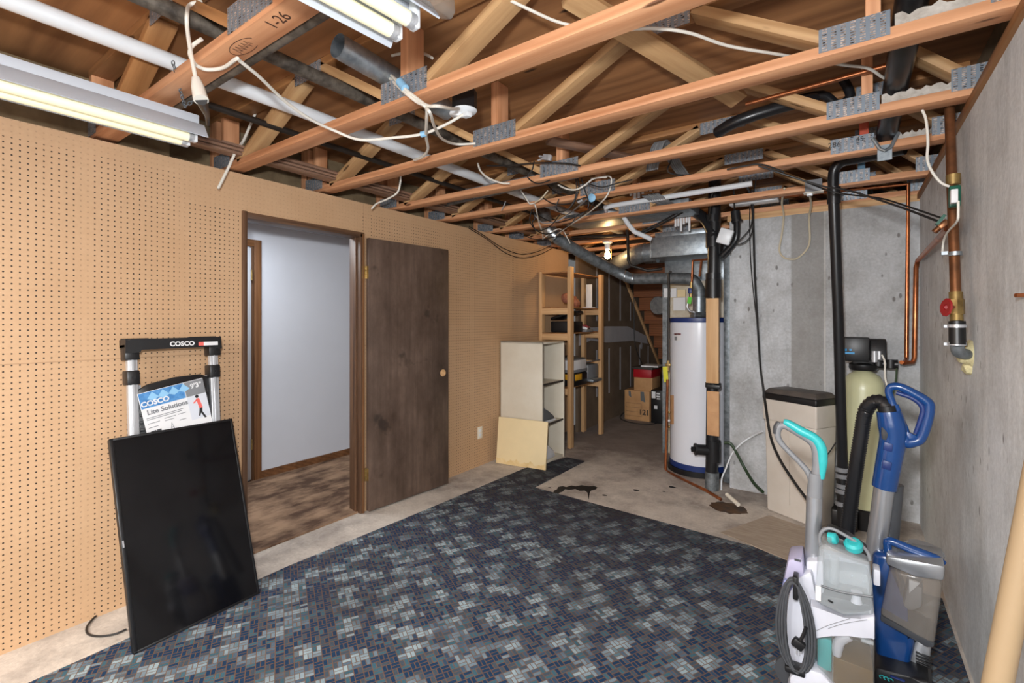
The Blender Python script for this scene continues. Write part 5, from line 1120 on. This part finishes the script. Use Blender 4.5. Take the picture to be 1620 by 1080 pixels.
# clean water tank
tk = MB().prism(F1.xz([(1294, 868), (1300, 860), (1315, 862), (1376, 888), (1380, 920), (1384, 973), (1335, 974), (1292, 953), (1291, 920)], -.10), -.105, .07, 'xz', bev=.012, seg=3).build('clean_water_tank', 'clear', t)
MB().prism(F1.xz([(1300, 857), (1312, 843), (1340, 854), (1374, 879), (1375, 888), (1350, 880), (1315, 864)], -.05), -.06, .05, 'xz', bev=.005).build('tank_lid', 'black', tk)
MB().tube([F1(1298, 862, -.06), F1(1297, 848, -.06), F1(1303, 838, -.06), F1(1316, 836, -.06), F1(1338, 847, -.06), F1(1362, 862, -.06), F1(1373, 874, -.06), F1(1376, 886, -.06)], .0055, 10, 5).build('carry_handle', 'gray', tk)
c = F1(1350, 861, -.07); MB().lathe([(0, -.015), (.025, -.015), (.027, .003), (.021, .012), (.015, .013), (.014, .006), (0, .006)], c, 24, axis=(-.15, -.35, 1)).build('filler_cap', 'teal', tk)
c = F1(1317, 851, -.07); MB().lathe([(0, -.010), (.018, -.010), (.018, .010), (.013, .014), (0, .014)], c, 20, axis=(1, -.3, .2)).build('latch_cap', 'teal', tk)
MB().box(F1(1308, 852, -.07), (.03, .04, .026), bev=.004).build('latch_bracket', 'smoke', tk)
MB().prism(F1.xz([(1300, 938), (1376, 954), (1381, 970), (1336, 971), (1297, 952)], -.06), -.07, .05, 'xz', bev=.006).build('inner_basin', 'dgray', tk)
MB().prism(F1.xz([(1302, 894), (1374, 906), (1378, 945), (1334, 938), (1300, 925)], -.02), -.03, .05, 'xz', bev=.012).build('milky_film', 'clear', tk)
MB().tube([F1(1299, 926, -.108), F1(1330, 936, -.108), F1(1381, 944, -.108)], .0032, 6, 3).build('rib', 'dgray', tk)
c = F1(1355, 943, -.085); MB().lathe([(0, -.02), (.016, -.02), (.011, 0), (.016, .016), (0, .018)], c, 16).build('float_valve', 'vacwhite', tk)
MB().cyl(F1(1320, 880, -.03), F1(1320, 922, -.03), .014, seg=16).build('inner_tube', 'clear', tk)
MB().bb(F1(1382, 900, -.05), F1(1391, 917, .0), bev=.004).build('side_latch', 'vacwhite', tk)
MB().bb(F1(1290, 926, -.110), F1(1299, 950, -.104), bev=.001).build('scale_strip', 'paper', tk)
MB().box(F1(1314, 951, -.108), (.014, .003, .005), (0, .3, 0)).build('scale_mark', 'black', tk)
# recovery tank below
rt = MB().prism(F1.xz([(1286, 1010), (1318, 1004), (1340, 1001), (1384, 1011), (1384, 1112), (1330, 1112), (1300, 1090)], -.10), -.105, .065, 'xz', bev=.010).build('recovery_tank', 'smoke', t)
MB().bb(F1(1293, 1006, -.085), F1(1316, 1048, -.03), bev=.004).build('teal_insert', 'teal', rt)
MB().prism(F1.xz([(1317, 1036), (1382, 1060), (1382, 1110), (1317, 1110)], -.09), -.096, .055, 'xz', bev=.005).build('dirty_water', plain('water_brown', (104, 80, 42), .25, var=.2), rt)
MB().tube([F1(1345, 1006, -.085), F1(1330, 1012, -.085), F1(1325, 1024, -.085), F1(1324, 1036, -.085)], [.013, .016, .016, .012], 12, 4).build('inlet_tube', 'vacwhite', rt)
MB().bb(F1(1317, 1004, -.104), F1(1318.2, 1090, -.10)).build('tank_corner', 'clear', rt)
MB().bb(F1(1362, 1010, -.112), F1(1382, 1018, -.10), bev=.002).build('latch', 'clear', rt)
# left side and foot
btl = MB().prism(F1.xz([(1247, 882), (1270, 880), (1273, 908), (1262, 916), (1240, 914)], -.06), -.075, .05, 'xz', bev=.010).build('detergent_bottle', 'lilac', t)
MB().prism(F1.xz([(1240, 914), (1266, 916), (1260, 938), (1234, 943)], -.06), -.072, .048, 'xz', bev=.008).build('bottle_base', plain('plastic_periwinkle', (140, 146, 190), .3, var=.1), btl)
MB().box(F1(1262, 886, -.076), (.02, .004, .006)).build('bottle_slot', 'dgray', btl)
MB().prism(F1.xz([(1249, 1070), (1258, 1060), (1278, 1056), (1300, 1064), (1318, 1084), (1330, 1100), (1330, 1130), (1248, 1130)], -.12), -.125, -.02, 'xz', bev=.010).build('foot_cover', 'vacwhite', t)
MB().prism([(-.14, .0), (.20, .0), (.22, .03), (.20, .07), (.10, .10), (-.08, .10), (-.14, .05)], -.13, .15, 'xz', bev=.012).build('floor_head', 'vacwhite', t)
for s in (-1, 1): MB().cyl((-.12, s*.145+.01-.012, .065), (-.12, s*.145+.01+.012, .065), .065, seg=28).build('wheel', 'dgray', t)
# wrapped cord on its two hooks
cc = F1(1258, 988, -.115); cx, cz = cc.x, cc.z
for k in range(14):
    n = 24; pth = []; a0 = .030+.0085*(k % 4); b0 = .148+.004*(k % 3)
    for q in range(n):
        an = 2*PI*q/n
        pth.append((cx+a0*math.cos(an)*(1-.18*math.sin(an))-.006*math.sin(an), -.110-.0065*(k//4)+.002*math.cos(an*2+k), cz+b0*math.sin(an)))
    MB().tube(pth, .0042, 7, closed=True).build('power_cord', 'dgray', t)
MB().bb(F1(1254, 912, -.135), F1(1264, 940, -.085), bev=.005).build('cord_hook', 'black', t)
MB().box((cx+.0, -.11, cz-.150), (.06, .05, .022), bev=.006).build('lower_cord_hook', 'black', t)
MB().tube([F1(1275, 992, -.14), F1(1271, 1004, -.14), F1(1266, 1013, -.14)], .0055, 8, 3).box(F1(1263, 1018, -.14), (.036, .022, .03), (0, .5, 0), bev=.005).build('cord_plug', 'black', t)
MB().box(F1(1260, 1028, -.142), (.003, .007, .018)).build('plug_prong', 'silver', t); MB().box(F1(1264, 1029, -.142), (.003, .007, .018)).build('plug_prong', 'silver', t)

F2 = Frame(1432, 1.85)
t = thing('upright_vacuum', 'blue upright vacuum with black hose and grey dust bin by the concrete wall', 'vacuum cleaner', F2.loc, (0, 0, F2.rot))
hose = smooth_path([F2(1338, 858, .10), F2(1342, 830, .09), F2(1347, 790, .08), F2(1355, 735, .06), F2(1362, 690, .05), F2(1368, 655, .04), F2(1376, 640, .03), F2(1388, 634, .02), F2(1399, 639, .01), F2(1405, 650, 0)], 5)
dense = []
for i in range(len(hose)-1):
    nq = max(1, round((hose[i+1]-hose[i]).length/.0055))
    for q in range(nq): dense.append(hose[i].lerp(hose[i+1], q/nq))
m = MB(); m.tube(dense, [.0280 if i % 2 else .0238 for i in range(len(dense))], 16); m.build('hose', 'abs', t, ang=80)
MB().cyl(F2(1402, 642, 0), F2(1406, 654, 0), .031, seg=20).build('hose_cuff', 'black', t)
MB().tube([F2(1406, 650), F2(1411, 672), F2(1413, 692), F2(1409, 715), F2(1404, 742), F2(1399, 771)], [.040, .046, .044, .043, .042, .041], 20, 5).build('wand_grip', 'blue', t)
lp = [F2(1416, 652), F2(1411, 635), F2(1406, 620), F2(1410, 612), F2(1424, 612), F2(1445, 622), F2(1466, 635), F2(1470, 645), F2(1466, 668), F2(1457, 692), F2(1447, 698), F2(1432, 698), F2(1424, 680)]
MB().tube(lp, [.016, .013, .013, .015, .016, .017, .018, .018, .018, .018, .02, .024, .018], 14, 5, closed=False).tube([F2(1416, 640), F2(1424, 660), F2(1432, 682), F2(1436, 700)], [.011, .012, .014, .018], 12, 4).prism(F2.xz([(1424, 676), (1450, 688), (1452, 698), (1428, 708), (1420, 700)], 0), -.014, .014, 'xz', bev=.005).build('handle', 'blue', t)
MB().tube([F2(1418, 621, -.006), F2(1444, 630, -.006), F2(1460, 645, -.006), F2(1456, 665, -.006), F2(1448, 686, -.006)], [.008, .009, .010, .009, .007], 10, 4).build('inner_grip', 'navy', t)
MB().tube([F2(1426, 712), F2(1424, 730), F2(1420, 758)], [.012, .009, .005], 8, 4).build('silver_trim', 'silverpaint', t)
MB().tube([F2(1397, 676, -.03), F2(1400, 686, -.035), F2(1399, 695, -.035)], [.006, .012, .007], 8, 3).build('trigger', 'dgray', t)
for a, b in ((1399, 698), (1397, 727)): MB().prism(F2.xz([(a, b), (a+14, b+5), (a+12, b+17), (a-2, b+13)], -.044), -.047, -.03, 'xz', bev=.002).build('side_button', 'navy', t)
MB().cyl(F2(1399, 768), F2(1384, 880), .0335, seg=28).build('wand', 'silverpaint', t)
MB().cyl(F2(1413, 765, .05), F2(1404, 870, .05), .034, seg=20).build('tool_tube', 'dgray', t)
bd_ = MB().prism(F2.xz([(1380, 872), (1412, 876), (1424, 960), (1448, 1012), (1440, 1056), (1386, 1040), (1376, 960)], -.06), -.07, .10, 'xz', bev=.022, seg=3); bd_.build('body', 'blue', t)
MB().prism(F2.xz([(1447, 1012), (1474, 1018), (1470, 1056), (1436, 1060)], -.05), -.055, .07, 'xz', bev=.012).build('filter_housing', 'silverpaint', t)
m = MB()
for k in range(4): m.box(F2(1461, 1036+k*5, -.058), (.045, .012, .006), (0, .12, 0), bev=.002)
m.build('vent_slots', 'black', t)
bn = MB().prism(F2.xz([(1408, 895), (1492, 915), (1478, 1017), (1466, 1014), (1392, 972)], -.10), -.125, .05, 'xz', bev=.016, seg=3).build('dust_bin', 'dustgray', t)
MB().prism(F2.xz([(1402, 876), (1495, 892), (1493, 916), (1450, 910), (1402, 890)], -.11), -.13, .055, 'xz', bev=.010).build('bin_rim', 'silverpaint', bn)
MB().tube([F2(1405, 880, -.05), F2(1404, 864, -.05), F2(1407, 855, -.05), F2(1440, 868, -.05), F2(1480, 883, -.05), F2(1493, 892, -.05)], [.014, .014, .015, .016, .016, .012], 12, 3).build('bin_handle', 'blue', bn)
MB().prism(F2.xz([(1418, 870), (1452, 878), (1462, 886), (1416, 878)], -.06), -.09, -.02, 'xz', bev=.006).build('bin_latch', 'silverpaint', bn)
MB().lathe([(0, -.02), (.06, -.02), (.062, .0), (.05, .012), (0, .016)], F2(1462, 868, .06), 24, axis=(.1, 0, 1)).build('filter_cap', 'silverpaint', bn)
MB().prism(F2.xz([(1436, 912), (1460, 918), (1458, 950), (1440, 956), (1428, 948)], -.03), -.09, .02, 'xz', bev=.012).build('cyclone', 'gray', bn)
MB().prism(F2.xz([(1438, 916), (1456, 922), (1438, 938)], -.10), -.105, -.09, 'xz', bev=.003).build('cyclone_inlet', 'paper', bn)
MB().prism(F2.xz([(1394, 968), (1467, 1010), (1478, 1012), (1477, 1020), (1466, 1020), (1393, 978)], -.11), -.128, .052, 'xz', bev=.004).build('bin_door', 'dgray', bn)
MB().prism(F2.xz([(1386, 1036), (1440, 1052), (1470, 1058), (1476, 1080), (1470, 1092), (1380, 1092), (1376, 1060)], -.08), -.16, .14, 'xz', bev=.016).build('floor_head', 'black', t)
MB().bb(F2(1408, 1066, -.15), F2(1432, 1078, -.17), bev=.003).build('dial', 'navy', t)
m = MB(); c = F2(1402, 1073, -.166)
for k in range(3): m.tube([c+Vector((.012*(k-1)+.008*math.cos(q*PI/5), 0, .006*math.sin(q*PI/5))) for q in range(8)], .0012, 5)
m.build('logo_mark', 'teal', t)

# ---------------------------------------------------------------- camera
cam = bpy.data.cameras.new('camera'); co = bpy.data.objects.new('camera', cam); C.objects.link(co)
cam.sensor_width = 36.; cam.lens = FPX/1620*36; cam.shift_y = -35/1620; cam.clip_start = .02
co.location = (0, 0, HC); co.rotation_euler = (PI/2, 0, TH); SC.camera = co

# ---------------------------------------------------------------- light
def lamp(name, typ, loc, power, col=(1, 1, 1), size=.1, target=None, sy=None):
    l = bpy.data.lights.new(name, typ); l.energy = power; l.color = col
    if typ == 'AREA':
        l.size = size
        if sy: l.shape = 'RECTANGLE'; l.size_y = sy
    elif typ in ('POINT', 'SPOT'): l.shadow_soft_size = size
    o = bpy.data.objects.new(name, l); C.objects.link(o); o.location = loc
    if target is not None: o.rotation_euler = (Vector(target)-Vector(loc)).to_track_quat('-Z', 'Y').to_euler()
    return o
# the photographer's flash just above the lens
fl = lamp('camera_flash', 'POINT', (-.06, -.06, 1.66), FLASH, (.97, .985, 1), .05)
fl.data.use_nodes = True; nt = fl.data.node_tree; fo = N(nt, 'ShaderNodeLightFalloff'); fo.inputs['Strength'].default_value = 1.
L(nt, fo.outputs['Linear'], nt.nodes['Emission'].inputs['Strength'])
# unseen fill lamps added behind the camera (shop lights in view glow by themselves), the hall lamp
for x in (-.9, -2.0):
    lamp('rear_fill_lamp', 'AREA', (x, -1.6, 2.2), REAR, (1, .97, .92), 1.15, (x, -1.5999, 0), .2).rotation_euler = (0, 0, PI/2)
lamp('hall_lamp', 'AREA', (-3.7, 1.7, 2.25), HALL, (.90, .95, 1), .6, (-3.7, 1.7, 0))
w = bpy.data.worlds.new('world'); SC.world = w; w.use_nodes = True
w.node_tree.nodes['Background'].inputs[0].default_value = (.5, .5, .5, 1); w.node_tree.nodes['Background'].inputs[1].default_value = .3
vs = SC.view_settings
SC.display_settings.display_device = 'sRGB'
vs.view_transform = 'Standard'; vs.look = 'None'; vs.gamma = 1; vs.use_curve_mapping = False; vs.exposure = EXPO
